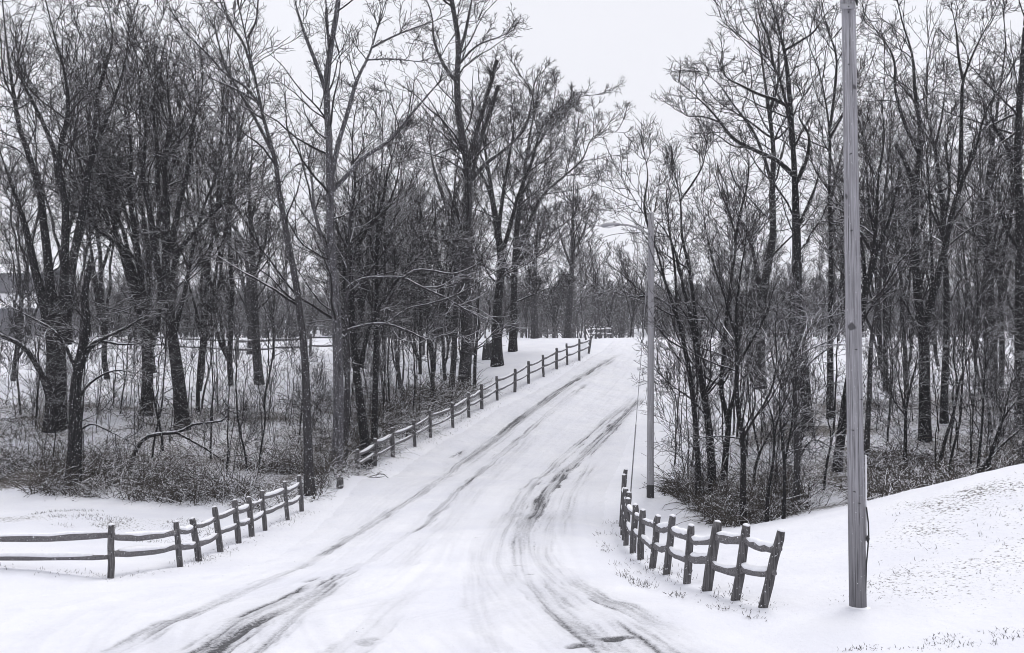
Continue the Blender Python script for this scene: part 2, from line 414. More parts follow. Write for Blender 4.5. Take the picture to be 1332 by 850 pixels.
lit = np.maximum(lit, (0.40 + 0.16 * vnoise(GX * 0.8, GY * 0.8, 12)) * soft_poly(GX, GY, MOUND, 1.5))
for pl, a_, wd in ((fl, 0.38, 0.5), (fu, 0.36, 0.8), (fr, 0.33, 0.5), (SHOULDER, 0.42, 0.16)):
    d_, *_ = seg_dist(GX, GY, pl); lit = np.maximum(lit, a_ * (1 - sstep(wd * 0.4, wd * 1.3, d_)))
lit = np.maximum(lit, (0.12 + 0.14 * vnoise(GX * 0.6, GY * 0.6, 13)) * sstep(-20, 9, GY))
lit *= 1 - 0.9 * rm
GZ = GZ - 0.07 * soft_poly(GX, GY, road_poly, 0.9) + 0.0
idx = np.arange(GX.size).reshape(GX.shape)
q = np.stack([idx[:-1, :-1], idx[:-1, 1:], idx[1:, 1:], idx[1:, :-1]], -1).reshape(-1, 4)
g = link("ground", mesh("ground", np.stack([GX, GY, GZ], -1).reshape(-1, 3), q, M_ground, True, {"litter": lit.ravel()}))
tag(g, kind="structure")

# ------------------------------------------------------------------ the road, its snow worn along the wheel tracks
def hit(px, py):
    ds = np.linspace(9, 100, 1400)
    out = []
    for x, y in zip(px, py):
        p = P(x, y, ds); h = terrain0(p[:, 0], p[:, 1])
        k = np.argmax(p[:, 2] < h)
        out.append(p[k, :2] if k else P(x, y, 80)[:2])
    return np.array(out)
TR = [  # points, half width (m), strength, streak seed
    ([(150, 855), (224, 812), (279, 787), (325, 766), (384, 741), (434, 711), (489, 678), (552, 640), (595, 606), (636, 577), (673, 547), (706, 523), (744, 498), (782, 474), (811, 460)], .20, .52),
    ([(590, 612), (640, 577), (680, 545), (720, 516), (760, 490), (800, 466)], .38, .34),
    ([(245, 856), (325, 812), (409, 774), (459, 740), (497, 720), (556, 678), (594, 643), (619, 617), (649, 593), (679, 569), (711, 539), (736, 520), (765, 498)], .16, .46),
    ([(250, 856), (330, 806), (400, 772), (440, 752)], .36, .85),
    ([(325, 856), (375, 808), (434, 766), (480, 740)], .20, .42),
    ([(440, 856), (470, 830), (500, 800), (540, 765)], .28, .34),
    ([(836, 512), (803, 536), (776, 558), (749, 582), (728, 598), (700, 623), (679, 646), (655, 680)], .22, .40),
    ([(835, 516), (825, 528), (795, 558), (776, 577), (749, 601), (733, 615), (717, 634), (707, 647), (690, 675), (679, 702), (680, 728)], .24, .68),
    ([(690, 640), (679, 702), (683, 737), (693, 761), (714, 788), (745, 816), (773, 837), (800, 856)], .26, .36),
    ([(668, 658), (650, 690), (641, 709), (638, 733), (652, 761), (672, 788), (700, 813), (735, 850)], .45, .24),
    ([(720, 660), (705, 690), (699, 720), (715, 745), (738, 764), (780, 795), (824, 826), (875, 852)], .36, .30),
    ([(735, 740), (748, 761), (793, 782), (842, 806), (880, 824), (915, 846)], .22, .42),
    ([(632, 690), (620, 709), (617, 745), (621, 788), (645, 850)], .25, .16),
    ([(770, 600), (745, 640), (728, 680), (725, 710)], .30, .20),
    ([(700, 560), (650, 610), (610, 650), (560, 700), (500, 750)], .30, .20),
    ([(770, 800), (820, 834), (850, 852)], .40, .55),
    ([(722, 630), (733, 614), (742, 605)], .12, .9), ([(699, 664), (706, 653), (712, 645)], .10, .8), ([(787, 564), (797, 557), (806, 550)], .16, .9),
    ([(812, 538), (820, 530)], .18, .8), ([(395, 760), (408, 753), (420, 749)], .12, .9), ([(585, 598), (597, 591), (606, 585)], .10, .9),
]
u = np.linspace(0, 1, NU)[None, :, None]
RXY = RL[:, None, :] * (1 - u) + RR[:, None, :] * u
RX, RY = RXY[..., 0], RXY[..., 1]
wear_grey = np.zeros(RX.shape)
for k, (pts, hw, st) in enumerate(TR):
    pl = hit(*np.array(pts, float).T)
    pl = resample(pl, 36)
    d_, S, D, L = seg_dist(RX, RY, pl)
    endf = sstep(0, min(2.0, L * .4), S + (3 if pts[0][1] > 849 else 0)) * sstep(0, min(2.0, L * .4), L - S + (3 if pts[-1][1] > 849 else 0))
    prof = np.clip(1 - sstep(hw * 0.55, hw * 1.2, d_ + 0.22 * (vnoise(S * 1.1, D * 9, k + 60) - 0.5) + 0.10 * (vnoise(S * 5, D * 30, k + 61) - 0.5)), 0, 1)
    streak = (0.12 + 1.15 * vnoise(S * 0.22, D * 15, k + 20) * (0.4 + 0.9 * vnoise(S * 0.35, D * 3 + 7, k + 40))) * (0.55 + 0.9 * vnoise(S * 0.6, D * 38, k + 80))
    streak *= 0.62 + 0.55 * sstep(0.3, 0.62, vnoise(S * 0.55, D * 2.2, k + 90))
    wear_grey = np.maximum(wear_grey, wear_grey * 0.4 + 1.1 * prof * endf * st * streak)
    wear_grey += 0.20 * st * endf * (1 - sstep(hw * 0.6, hw * 2.6 + 0.15, d_)) * (0.35 + 0.9 * vnoise(S * 0.18, D * 11, k + 110))
# broad faint scuffing along the driving direction and bare wet spots
cen = 0.5 * (RL + RR)
d_, S, D, L = seg_dist(RX, RY, cen[::12])
uu = np.broadcast_to(u[..., 0], RX.shape)
wear_grey += 0.12 * vnoise(S * 0.12, D * 5, 5) * vnoise(S * 0.5, D * 12, 6) * sstep(0.04, 0.2, uu) * sstep(0.02, 0.15, 1 - uu) * 1.6
wear_grey += 0.13 * sstep(20, 34, RY) * (1 - sstep(60, 75, RY))  # even greying added over the rising middle stretch, apart from the tracks
for (x, y, rx, ry, st) in ((800, 833, .30, .14, 1.15), (757, 841, .24, .13, .95), (683, 736, .26, .05, .7), (476, 838, .22, .3, .55), (620, 700, .06, .06, .8), (690, 748, .10, .05, .8)):
    c = hit([x], [y])[0]
    e = ((RX - c[0]) / rx) ** 2 + ((RY - c[1]) / ry) ** 2
    wear_grey = np.maximum(wear_grey, st * (1 - sstep(0.2, 1.4, e + 0.9 * (vnoise(RX * 9, RY * 9, 77) - 0.5))))
edge = np.minimum(sstep(0.0, 0.03, uu), sstep(0.0, 0.03, 1 - uu))
RZ = terrain(RX, RY) + 0.012 - 0.07 * (1 - np.minimum(sstep(0, .09, uu), sstep(0, .09, 1 - uu))) - 0.035 * np.clip(wear_grey, 0, 1)
idx = np.arange(RX.size).reshape(RX.shape)
q = np.stack([idx[:-1, :-1], idx[:-1, 1:], idx[1:, 1:], idx[1:, :-1]], -1).reshape(-1, 4)
r = link("road", mesh("road", np.stack([RX, RY, RZ], -1).reshape(-1, 3), q, M_road, True, {"wear_grey": np.clip(wear_grey * edge, 0, 1.2).ravel()}))
tag(r, kind="structure")

# ------------------------------------------------------------------ fences
def rail_line(a, b, n=9, sag=0.03, seed=0):
    t = np.linspace(0, 1, n)[:, None]
    p = a * (1 - t) + b * t
    p[:, 2] -= sag * 4 * (t * (1 - t))[:, 0]
    r_ = np.random.default_rng(seed)
    p[1:-1] += r_.normal(0, 0.005, (n - 2, 3))
    return p

def fence(name, label, spec, hw=0.065, fr_=(0.80, 0.44), snow=True, rail_r=0.048, miss=(), seed=0, group=None, over=0.07):
    base = P(*np.array([(p[0], p[2], p[3]) for p in spec]).T)
    top = P(*np.array([(p[0] + p[4], p[1], p[3]) for p in spec]).T)
    base[:, 2] = np.minimum(base[:, 2], terrain(base[:, 0], base[:, 1]) + 0.02)
    o0 = base[0].copy()
    root = empty(name, o0); tag(root, label, "fence", group)
    r_ = np.random.default_rng(seed + 5)
    for i in range(len(spec)):
        ax = unit(top[i] - base[i]); Lp = np.linalg.norm(top[i] - base[i])
        tt = np.array([-0.35, 0.0, 0.3, 0.6, 0.9, 1.0]) * np.array([1 / Lp, 1, 1, 1, 1, 1])
        line = base[i] + (top[i] - base[i]) * tt[:, None]
        line[1:-1] += r_.normal(0, 0.006, (4, 3))
        R = hw * np.array([1, 1.0, 1.02, 0.98, 0.97, 0.84]) * r_.uniform(0.86, 1.12)
        mb = MB(); mb.tubes(line, R, 12, True, 1.0, r_.uniform(0.75, 1.0), 6, 0.26)
        po = mb.build("post", M_post, root, o0, True)
        if snow:
            mb = MB(); tp = top[i]
            mb.tubes(np.stack([tp - ax * 0.004, tp + ax * 0.018, tp + ax * 0.034]), hw * np.array([0.82, 0.75, 0.25]), 10, True)
            mb.build("snow_cap", M_snow, po, o0)
    for i in range(len(spec) - 1):
        for j, fq in enumerate(fr_):
            if (i, j) in miss: continue
            fa, fb = fq + r_.uniform(-0.05, 0.04), fq + r_.uniform(-0.05, 0.04)
            a = base[i] + (top[i] - base[i]) * fa; b = base[i + 1] + (top[i + 1] - base[i + 1]) * fb
            dv = unit(b - a); a = a - dv * over; b = b + dv * over
            line = rail_line(a, b, 9, 0.02 + 0.04 * r_.random(), seed * 50 + i * 2 + j)
            R = rail_r * r_.uniform(0.82, 1.22) * (0.85 + 0.3 * vnoise(np.arange(9) * 0.8, np.full(9, i * 3.1 + j), seed)) * np.array([0.7, 0.92, 1, 1, 1, 1, 1, 0.92, 0.7])
            mb = MB(); mb.tubes(line, R, 8, True, 0.8, 1.25, 3.0)
            ro = mb.build("rail", M_rail, root, o0)
            if snow:
                s_ = line[1:-1].copy(); s_[:, 2] += R[1:-1] * 1.25
                RS = R[1:-1] * (0.75 + 0.45 * vnoise(np.arange(7) * 1.3, np.full(7, i * 2.3 + j), seed + 9)); RS[0] *= 0.5; RS[-1] *= 0.5; RS *= r_.uniform(0.68, 1.12)
                mb = MB(); mb.tubes(s_, RS * 1.12, 8, True, 1.0, 0.85)
                mb.build("snow_cap", M_snow, ro, o0)
    return root
fence("rail_fence", "snowy split-rail fence bordering the left lawn and bending up beside the road", FENCE_L, seed=1)
fence("rail_fence", "long split-rail fence climbing the left side of the road to the crest", FENCE_U, hw=0.075, seed=2, rail_r=0.045)
fence("rail_fence", "leaning split-rail fence curving along the right bend before the utility pole", FENCE_R, hw=0.068, seed=3)
fence("rail_fence", "faint rail fence across the white field behind the left trees",
      [(x, y - 21 * 66 / d, y, d, 0) for x, y, d in ((170, 452, 70), (216, 455, 68), (262, 457, 66), (309, 458, 65), (356, 457, 66), (404, 455, 68), (452, 453, 70), (500, 451, 72))], hw=0.08, seed=4, rail_r=0.05)
fence("rail_fence", "hazy distant fence behind the trees left of the road crest",
      [(x, 423, 439, 92, 0) for x in (688, 702, 712, 722, 735, 748)], hw=0.075, seed=6, snow=False)

# ------------------------------------------------------------------ utility pole (right)
b0 = P(1116, 792, 14.0); t0 = P(1103, -40, 14.0)
root = empty("utility_pole", b0); tag(root, "tall weathered wooden utility pole standing in snow at the right", "utility pole")
tt = np.linspace(-0.06, 1, 16)
line = b0 + (t0 - b0) * tt[:, None]
R = np.interp(tt, [0, 1], [0.117, 0.094]) * (1 + 0.03 * (vnoise(tt * 9, tt * 0, 2) - 0.5))
mb = MB(); mb.tubes(line, R, 22, True); mb.build("pole", M_pole, root, b0)
def polpt(f, dx, dy): return b0 + (t0 - b0) * f + np.array([dx, dy, 0])
mb = MB()   # white moulding over the ground wire
g0, g1 = P(1127, 704, 13.97), P(1126, 592, 13.97)
mb.tubes(np.linspace(g0, g1, 8), np.full(8, 0.014), 8, True); mb.build("ground_wire_guard", M_white, root, b0)
mb = MB()   # grey cable bulging off the pole
cab = P([1127, 1129.5, 1130, 1129, 1127, 1126], [660, 680, 698, 712, 735, 770], 13.93)
mb.tubes(cab, np.full(6, 0.011), 6, True)
kn = P([1128.5, 1129, 1129], [697, 701, 706], 13.92); mb.tubes(kn, np.array([0.014, 0.026, 0.012]), 8, True)
mb.build("cable", M_black, root, b0)
mb = MB()   # metal bracket near the top
br = P([1093, 1110], [8.5, 8.5], 13.88); mb.tubes(br, np.array([0.032, 0.032]), 8, True, 0.5, 1.2, 8, 0.39)
mb.tubes(P([1095, 1095], [10, -30], 13.9), np.array([0.025, 0.025]), 8, True, 1.0, 0.5, 8, 0.39)
mb.build("bracket", M_metal, root, b0)
mb = MB()
mb.tubes(P([1112, 1113.5, 1115], [-30, -5, 8], 13.9), np.array([0.03, 0.032, 0.008]), 8, True); mb.build("cable_end", M_black, root, b0)
mb = MB()
for y_ in (9, 16, 84): mb.tubes(np.stack([P(1104, y_, 13.93), P(1104, y_, 13.86)]), np.array([0.012, 0.009]), 8, True)
mb.build("bolt", M_black, root, b0)
mb = MB()
for k, (px_, py_) in enumerate(((1112, 640), (1118, 655), (1110, 560), (1121, 520), (1108, 300), (1114, 455), (1107, 200))):
    p_ = P(px_, py_, 13.86 if k != 3 else 13.87); mb.tubes(np.stack([p_ - (0, .03, 0), p_ + (0, .06, 0)]), np.array([.006, .007]), 6, True)
mb.build("nail", M_black, root, b0)
mb = MB()   # snow banked round the foot
mb.tubes(np.stack([b0 + (0, 0, -0.1), b0 + (0, 0, 0.01), b0 + (0, 0, 0.04)]), np.array([0.36, 0.19, 0.12]), 22)
mb.build("snow_collar", M_snow, root, b0)

# ------------------------------------------------------------------ lamp post (middle)
b1 = P(846, 647, 29.0); t1 = P(847, 278, 29.0)
root = empty("street_lamp", b1); tag(root, "wooden lamp post with one curved arm at the road's right edge", "street lamp")
tt = np.linspace(-0.06, 1, 14); line = b1 + (t1 - b1) * tt[:, None]
mb = MB(); mb.tubes(line, np.interp(tt, [0, 1], [0.103, 0.086]), 18, True); mb.build("pole", M_lpole, root, b1)
mb = MB(); mb.tubes(np.stack([b1 + (0, 0, -.1), b1 + (0, 0, .36)]), np.array([0.110, 0.107]), 18); mb.build("base_band", M_black, root, b1)
arm = P([844, 836, 826, 816, 806], [305, 300, 295.5, 293, 292.5], [28.9, 28.8, 28.7, 28.6, 28.5])
mb = MB(); mb.tubes(arm, np.full(5, 0.028), 8, True); mb.build("arm", M_metal, root, b1)
hd = P([808, 803, 796, 789, 784, 782], [292.5, 292.3, 292.6, 293.2, 293.8, 294], [28.5, 28.45, 28.4, 28.35, 28.3, 28.28])
mb = MB(); mb.tubes(hd, np.array([0.035, 0.07, 0.10, 0.105, 0.075, 0.02]), 14, True, 1.3, 0.7)
lh = mb.build("lamp_head", M_metal, root, b1)
gl = P([799, 792, 785], [294.2, 295.4, 295.6], 28.35)
mb = MB(); mb.tubes(gl, np.array([0.05, 0.085, 0.05]), 12, True, 1.2, 0.5); mb.build("lens", M_white, lh, b1)
pc = P([799, 799], [291.2, 288.5], 28.42)
mb = MB(); mb.tubes(pc, np.array([0.035, 0.035]), 10, True); mb.build("photocell", M_black, lh, b1)
gw0, gw1 = P(846.5, 300, 29.0), P(818, 645, 28.0)
gw1[2] = terrain(gw1[0], gw1[1]) - 0.05
mb = MB(); mb.tubes(np.linspace(gw0, gw1, 12), np.full(12, 0.010), 6); gwo = mb.build("guy_wire", M_metal, root, b1)
mb = MB(); q0 = gw1 + (gw0 - gw1) * 0.31; mb.tubes(np.linspace(gw1, q0, 4), np.full(4, 0.018), 8, True); mb.build("guard_tube", M_pole, gwo, b1)

# ------------------------------------------------------------------ far house, sign, stumps
def box(mb, lo, hi):
    lo = np.array(lo, float); hi = np.array(hi, float)
    v = np.array([[x, y, z] for x in (0, 1) for y in (0, 1) for z in (0, 1)]) * (hi - lo) + lo
    mb.add(v, np.array([[0, 1, 3, 2], [4, 6, 7, 5], [0, 4, 5, 1], [2, 3, 7, 6], [0, 2, 6, 4], [1, 5, 7, 3]]))
hx0, hx1 = P(-90, 440, 92)[0], P(54, 440, 92)[0]
hz = terrain(np.array(hx1), np.array(92.0)).item()
root = empty("house", (hx1, 92, hz)); tag(root, "grey house with snowy lower roof far behind the left trees", "house")
o0 = np.array([hx1, 92, hz]); zt = P(0, 356, 95)[2]; zl = P(0, 400, 92)[2]; zu = P(0, 382, 95)[2]
mb = MB(); box(mb, (hx0, 92, hz - 0.3), (hx1, 102, zl)); box(mb, (hx0 + .01, 95, zl), (hx1 - 1.2, 102, zt)); mb.build("wall", M_siding, root, o0, False)
mb = MB(); v = np.array([(hx0 - .3, 91.6, zl), (hx1 + .3, 91.6, zl), (hx1 + .3, 95, zu), (hx0 - .3, 95, zu)]); v2 = v - (0, 0, 0.12)
mb.add(np.vstack([v, v2]), np.array([[0, 1, 2, 3], [7, 6, 5, 4], [0, 4, 5, 1], [1, 5, 6, 2], [2, 6, 7, 3], [3, 7, 4, 0]])); mb.build("lower_roof", M_snow, root, o0, False)
mb = MB(); v = np.array([(hx0 - .3, 94.5, zt), (hx1 - .9, 94.5, zt), (hx1 - .9, 98.5, zt + 1.2), (hx0 - .3, 98.5, zt + 1.2), (hx1 - .9, 102.5, zt), (hx0 - .3, 102.5, zt)])
mb.add(v, np.array([[0, 1, 2, 3], [3, 2, 4, 5]])); mb.build("upper_roof", M_snow, root, o0, False)
for k in range(3):
    x_ = hx0 + 3.4 + k * 2.4
    mb = MB(); box(mb, (x_ - .5, 91.93, hz + 1.0), (x_ + .5, 92.05, hz + 2.1)); wi = mb.build("window", M_white, root, o0, False)
    mb = MB(); box(mb, (x_ - .42, 91.90, hz + 1.08), (x_ + .42, 91.92, hz + 2.02)); mb.build("pane", M_glass, wi, o0, False)
sb = P(285, 459, 62); root = empty("signpost", sb); tag(root, "small white sign on a thin post in the left field", "sign")
mb = MB(); mb.tubes(np.stack([sb + (0, 0, -.3), P(285, 421, 62)]), np.array([.035, .035]), 8, True); mb.build("post", M_post, root, sb)
mb = MB(); a_ = P(285, 431, 61.93); c_ = P(285, 421, 61.93); box(mb, a_ + (-.11, -.015, 0), c_ + (.11, .015, 0)); mb.build("sign_plate", M_white, root, sb, False)
def solid(name, label, cat, pts, R, mat, k=10, group=None, power=None):
    o = np.asarray(pts)[0].copy(); mb = MB(); mb.tubes(pts, R, k, True, 1, 1, power)
    e = mb.build(name, mat, None, o, True, tuple(o)); tag(e, label, cat, group); return e
b2 = P(442, 635, 32.6); solid("wooden_stub", "short wooden stub standing in snow below the upper fence's first post", "post", np.stack([b2 + (0, 0, -.2), b2, b2 + (0.01, 0, .18), b2 + (0.01, 0, .34)]), np.array([.11, .11, .105, .09]), M_post, 12, None, 6)
b2 = P(635, 472 - 6, 64); b2[2] = terrain(b2[0], b2[1]); tz = P(635, 440, 64)[2]
solid("tree_stump", "dark pointed stump on the snowy slope left of the fence top", "stump", np.stack([b2 + (0, 0, -.2), b2 + (0, 0, .2), b2 + (0, 0, .2 + .5 * (tz - b2[2])), np.array([b2[0], b2[1], tz])]), np.array([.42, .40, .33, .08]), M_grey, 12)

# ------------------------------------------------------------------ trees
def grow(Pp, Rp, cnt, t0, t1, ang, lenf, n, wander, trop, rfac, rmin, rs, lmin=0.05, lmax=9.0, tipr=None, tpow=1.0):
    """children branches of the parent polylines (M,n,3); one array for a whole level"""
    M, np_, _ = Pp.shape
    T, N, B = frames(Pp)
    plen = np.linalg.norm(np.diff(Pp, axis=1), axis=-1).sum(1)
    c = np.maximum(0, rs.poisson(1.0, M) * 0 + np.floor(np.asarray(cnt) * np.ones(M) + rs.random(M)).astype(int))
    pi = np.repeat(np.arange(M), c); m = len(pi)
    if m == 0: return np.zeros((0, n, 3)), np.zeros((0, n))
    t = t0 + (t1 - t0) * rs.random(m) ** tpow
    fidx = t * (np_ - 1); i0 = np.minimum(fidx.astype(int), np_ - 2); fr = (fidx - i0)[:, None]
    lerp = lambda A: A[pi, i0] * (1 - fr) + A[pi, i0 + 1] * fr
    p0 = lerp(Pp); Tt = unit(lerp(T)); Nn = unit(lerp(N)); Bb = unit(lerp(B))
    r0 = (Rp[pi, i0] * (1 - fr[:, 0]) + Rp[pi, i0 + 1] * fr[:, 0])
    th = np.radians(rs.normal(ang, 11, m)); ph = rs.uniform(0, 2 * math.pi, m)
    d = np.cos(th)[:, None] * Tt + np.sin(th)[:, None] * (np.cos(ph)[:, None] * Nn + np.sin(ph)[:, None] * Bb)
    L = np.clip(plen[pi] * lenf * (1.15 - 0.75 * t) * rs.uniform(0.55, 1.35, m), lmin, lmax)
    rb = np.maximum(np.minimum(r0 * rfac, 0.0085 * L + rmin * 0.5), rmin)
    out = np.empty((m, n, 3)); out[:, 0] = p0
    st = (L / (n - 1))[:, None]
    for k in range(1, n):
        d = unit(d + rs.normal(0, wander, (m, 3)) + np.array([0, 0, trop]))
        out[:, k] = out[:, k - 1] + d * st
    rt = (tipr or rmin * 0.7)
    R = rb[:, None] + (np.minimum(rt, rb) - rb)[:, None] * np.linspace(0, 1, n)[None] ** 0.8
    return out, R

def smooth_line(pts, n):
    pts = np.asarray(pts, float)
    s = np.concatenate([[0], np.cumsum(np.linalg.norm(np.diff(pts, axis=0), axis=1))]); s /= s[-1]
    t = np.linspace(0, 1, n)
    # Catmull-Rom through the traced points
    i = np.clip(np.searchsorted(s, t, side='right') - 1, 0, len(s) - 2)
    m = np.gradient(pts, s, axis=0) if len(pts) > 2 else np.repeat((pts[1:] - pts[:1]), len(pts), 0)
    h = (s[i + 1] - s[i]); x = ((t - s[i]) / h)[:, None]; h = h[:, None]
    return ((2 * x**3 - 3 * x**2 + 1) * pts[i] + (x**3 - 2 * x**2 + x) * h * m[i] + (-2 * x**3 + 3 * x**2) * pts[i + 1] + (x**3 - x**2) * h * m[i + 1])

def crown_levels(SP, SR, dens, rmin, rs, tlow, trop=0.07, droop=0.0, l1=0.30, fuzz=0, wander=0.15, l1max=5.0, fine=1.0):
    mb = MB()
    L = np.linalg.norm(np.diff(SP, axis=1), axis=-1).sum(1)
    A1, R1 = grow(SP, SR, 2 + 0.95 * dens * L, tlow, 0.99, 50, l1 * 1.15, 12, wander * 0.85, trop * 0.55, 0.55, rmin * 1.3, rs, 0.8, l1max * 1.15)
    mb.tubes(A1, R1, 5)
    # the ends of stems also break into spray
    Ae, Re = grow(SP, SR, 5, 0.62, 1.0, 30, 0.26, 8, wander * 0.85, trop * 0.6, 0.8, rmin * 1.1, rs, 0.7, 3.2)
    mb.tubes(Ae, Re, 4)
    A2, R2 = grow(A1, R1, 4.8 * dens, 0.12, 1.0, 42, 0.58, 8, wander * 0.85, trop * 0.5, 0.7, rmin, rs, 0.5, 3.2)
    mb.tubes(A2, R2, 4)
    A2 = np.concatenate([A2, Ae]); R2 = np.concatenate([R2, Re])
    A3, R3 = grow(A2, R2, 3.3 * dens, 0.10, 1.0, 44, 0.58, 5, wander * 0.9, trop * 0.3, 0.8, rmin * 0.8, rs, 0.35, 1.8)
    mb.tubes(A3, R3, 3)
    if fine > 0:
        A4, R4 = grow(A3, R3, 2.8 * dens * fine, 0.15, 1.0, 44, 0.55, 3, wander * 0.8, trop * 0.2, 0.9, rmin * 0.6, rs, 0.2, 0.9)
        mb.tubes(A4, R4, 3)
    if fuzz:
        F1, G1 = grow(SP, SR, fuzz, 0.0, 0.6, 60, 0.05, 5, 0.35, 0.05, 0.3, rmin, rs, 0.3, 1.1)
        mb.tubes(F1, G1, 3)
        F2, G2 = grow(F1, G1, 3, 0.2, 1.0, 45, 0.6, 3, 0.3, 0.0, 0.8, rmin * 0.8, rs, 0.12, 0.5)
        mb.tubes(F2, G2, 3)
    return mb

def make_tree(label, d, stems, bark, twig, dens=1.0, tlow=0.3, fuzz=0, group=None, name="bare_tree", trop=0.07, spread=0.10, l1=0.30, seed=0, fine=1.0, wander=0.15, back=False):
    """stems: ([(px,py)...], width px at start, width px at end[, t where twigs start]); each stem gets its own drift in depth"""
    rs = np.random.default_rng(1000 + seed)
    n = 22
    SP, SR, TL = [], [], []
    for j, s in enumerate(stems):
        pts = np.array(s[0], float)
        ln = np.linalg.norm(np.diff(pts, axis=0), axis=1); sL = np.concatenate([[0], np.cumsum(ln)]); hgt = sL[-1] * d / F
        dr = 0 if j == 0 else rs.uniform(0.1 if back else -1, 1) * spread * hgt
        w3 = P(pts[:, 0], pts[:, 1], d + dr * (sL / sL[-1]) ** 1.2)
        line = smooth_line(w3, n)
        line[1:] += rs.normal(0, 0.012 * min(1, hgt / 6), (n - 1, 3)).cumsum(0) * 0.35
        t = np.linspace(0, 1, n)
        R = 0.5 * (s[1] + (s[2] - s[1]) * t ** 0.85) * d / F
        if s[2] < 5: R *= 1 - 0.62 * sstep(0.45, 1.0, t)
        R *= 1 + 0.10 * (vnoise(t * 7, np.full(n, j * 5.0), seed) - 0.5)
        if pts[0][1] > 430 and s[1] >= 5:       # root flare
            R *= 1 + 0.28 * np.exp(-t * np.linalg.norm(w3[-1] - w3[0]) / 0.35)
            line[0, 2] -= 0.25
        SP.append(line); SR.append(R); TL.append(s[3] if len(s) > 3 else tlow)
    SP = np.array(SP); SR = np.array(SR)
    b = SP[0, 0].copy(); b[2] += 0.25
    root = empty(name, b); tag(root, label, "tree", group)
    mb = MB(); mb.tubes(SP, SR, 10)
    mb.build("trunk", bark, root, b)
    rmin = 0.00032 * d
    mbs = crown_levels(SP, SR, dens, rmin, rs, np.array(TL).mean(), trop, l1=l1, fuzz=fuzz, fine=fine, wander=wander)
    mbs.build("crown", twig, root, b)
    return root

TREES = []
def T(label, d, stems, bark=None, twig=None, **kw):
    kw.setdefault("seed", len(TREES) * 7 + 1)
    TREES.append(make_tree(label, d, stems, bark or M_dark, twig or M_twig, **kw))

# left side -----------------------------------------------------------
T("huge dark many-stemmed tree nearest the left edge", 40, [
    ([(72, 562), (73, 500), (72, 445), (68, 405), (62, 380)], 29, 20, 0.9),
    ([(64, 430), (55, 390), (45, 350), (36, 310), (22, 262), (8, 225), (-6, 180)], 14, 4),
    ([(68, 420), (66, 380), (58, 300), (50, 240), (37, 200), (25, 165), (17, 119), (8, 56), (2, -10)], 13, 4),
    ([(76, 430), (82, 380), (85, 300), (85, 265), (76, 215), (80, 185), (88, 150), (84, 95), (72, 50), (58, -5)], 13, 4),
    ([(84, 440), (90, 380), (99, 320), (110, 265), (120, 205), (135, 167), (147, 135), (158, 104), (166, 70), (168, 30)], 14, 4),
    ([(76, 240), (70, 195), (54, 155), (37, 121), (24, 90), (30, 40)], 7, 3),
    ([(118, 215), (124, 160), (127, 125), (137, 90), (146, 50), (140, 5)], 7, 3),
    ([(66, 520), (50, 480), (28, 450), (0, 436), (-25, 425)], 9, 5)], dens=1.05, tlow=0.32, trop=0.06)
T("dark trunk with low snow-lined branches fanning right, front of the left thicket", 33, [
    ([(94, 640), (97, 600), (99, 560), (98, 525), (102, 485), (108, 455), (115, 425), (112, 390), (120, 340)], 21, 7, 0.5),
    ([(106, 470), (118, 450), (140, 438), (168, 425), (190, 412), (222, 407)], 6, 2),
    ([(110, 460), (128, 446), (160, 448), (200, 445)], 5, 2),
    ([(102, 485), (90, 460), (70, 430), (40, 412), (0, 390)], 6, 2),
    ([(104, 480), (112, 440), (108, 415), (95, 395), (100, 380)], 5, 2),
    ([(100, 520), (118, 498), (150, 482), (180, 486), (200, 488)], 4, 1.5),
    ([(104, 560), (118, 552), (140, 560), (176, 580)], 3, 1.2)], dens=0.8, tlow=0.25, trop=0.03, wander=0.2)
T("ivy-covered dark trunk forking widely right of the huge left tree", 41, [
    ([(238, 560), (234, 510), (225, 440), (218, 380), (216, 320), (218, 270), (214, 220), (222, 160), (218, 100), (225, 50)], 19, 3),
    ([(222, 420), (210, 370), (202, 330), (196, 280), (186, 230), (190, 170), (182, 110), (190, 60)], 11, 3),
    ([(222, 370), (232, 330), (255, 300), (280, 275), (305, 252), (322, 238)], 8, 2.5),
    ([(220, 330), (232, 270), (245, 215), (250, 160), (262, 110), (258, 60)], 9, 3),
    ([(217, 300), (206, 250), (205, 200), (200, 140), (206, 80)], 8, 3),
    ([(225, 440), (240, 380), (250, 330), (262, 280), (285, 220), (300, 170)], 7, 2)], dens=1.15, fuzz=45, tlow=0.25)
T("leaning dark multi-stem tree between the two biggest left trunks", 43, [
    ([(190, 545), (192, 490), (188, 430), (178, 385), (165, 340), (150, 300), (140, 260), (132, 215)], 17, 4),
    ([(182, 400), (172, 350), (160, 325), (143, 310), (125, 298), (112, 262), (104, 210)], 9, 3),
    ([(186, 420), (184, 370), (176, 310), (168, 250), (170, 190), (160, 130), (164, 80)], 10, 3),
    ([(192, 470), (205, 420), (208, 370), (204, 320), (212, 260), (230, 200), (238, 150)], 8, 3),
    ([(174, 360), (160, 300), (140, 250), (146, 190), (136, 150)], 6, 2)], dens=1.2, fuzz=40, tlow=0.22)
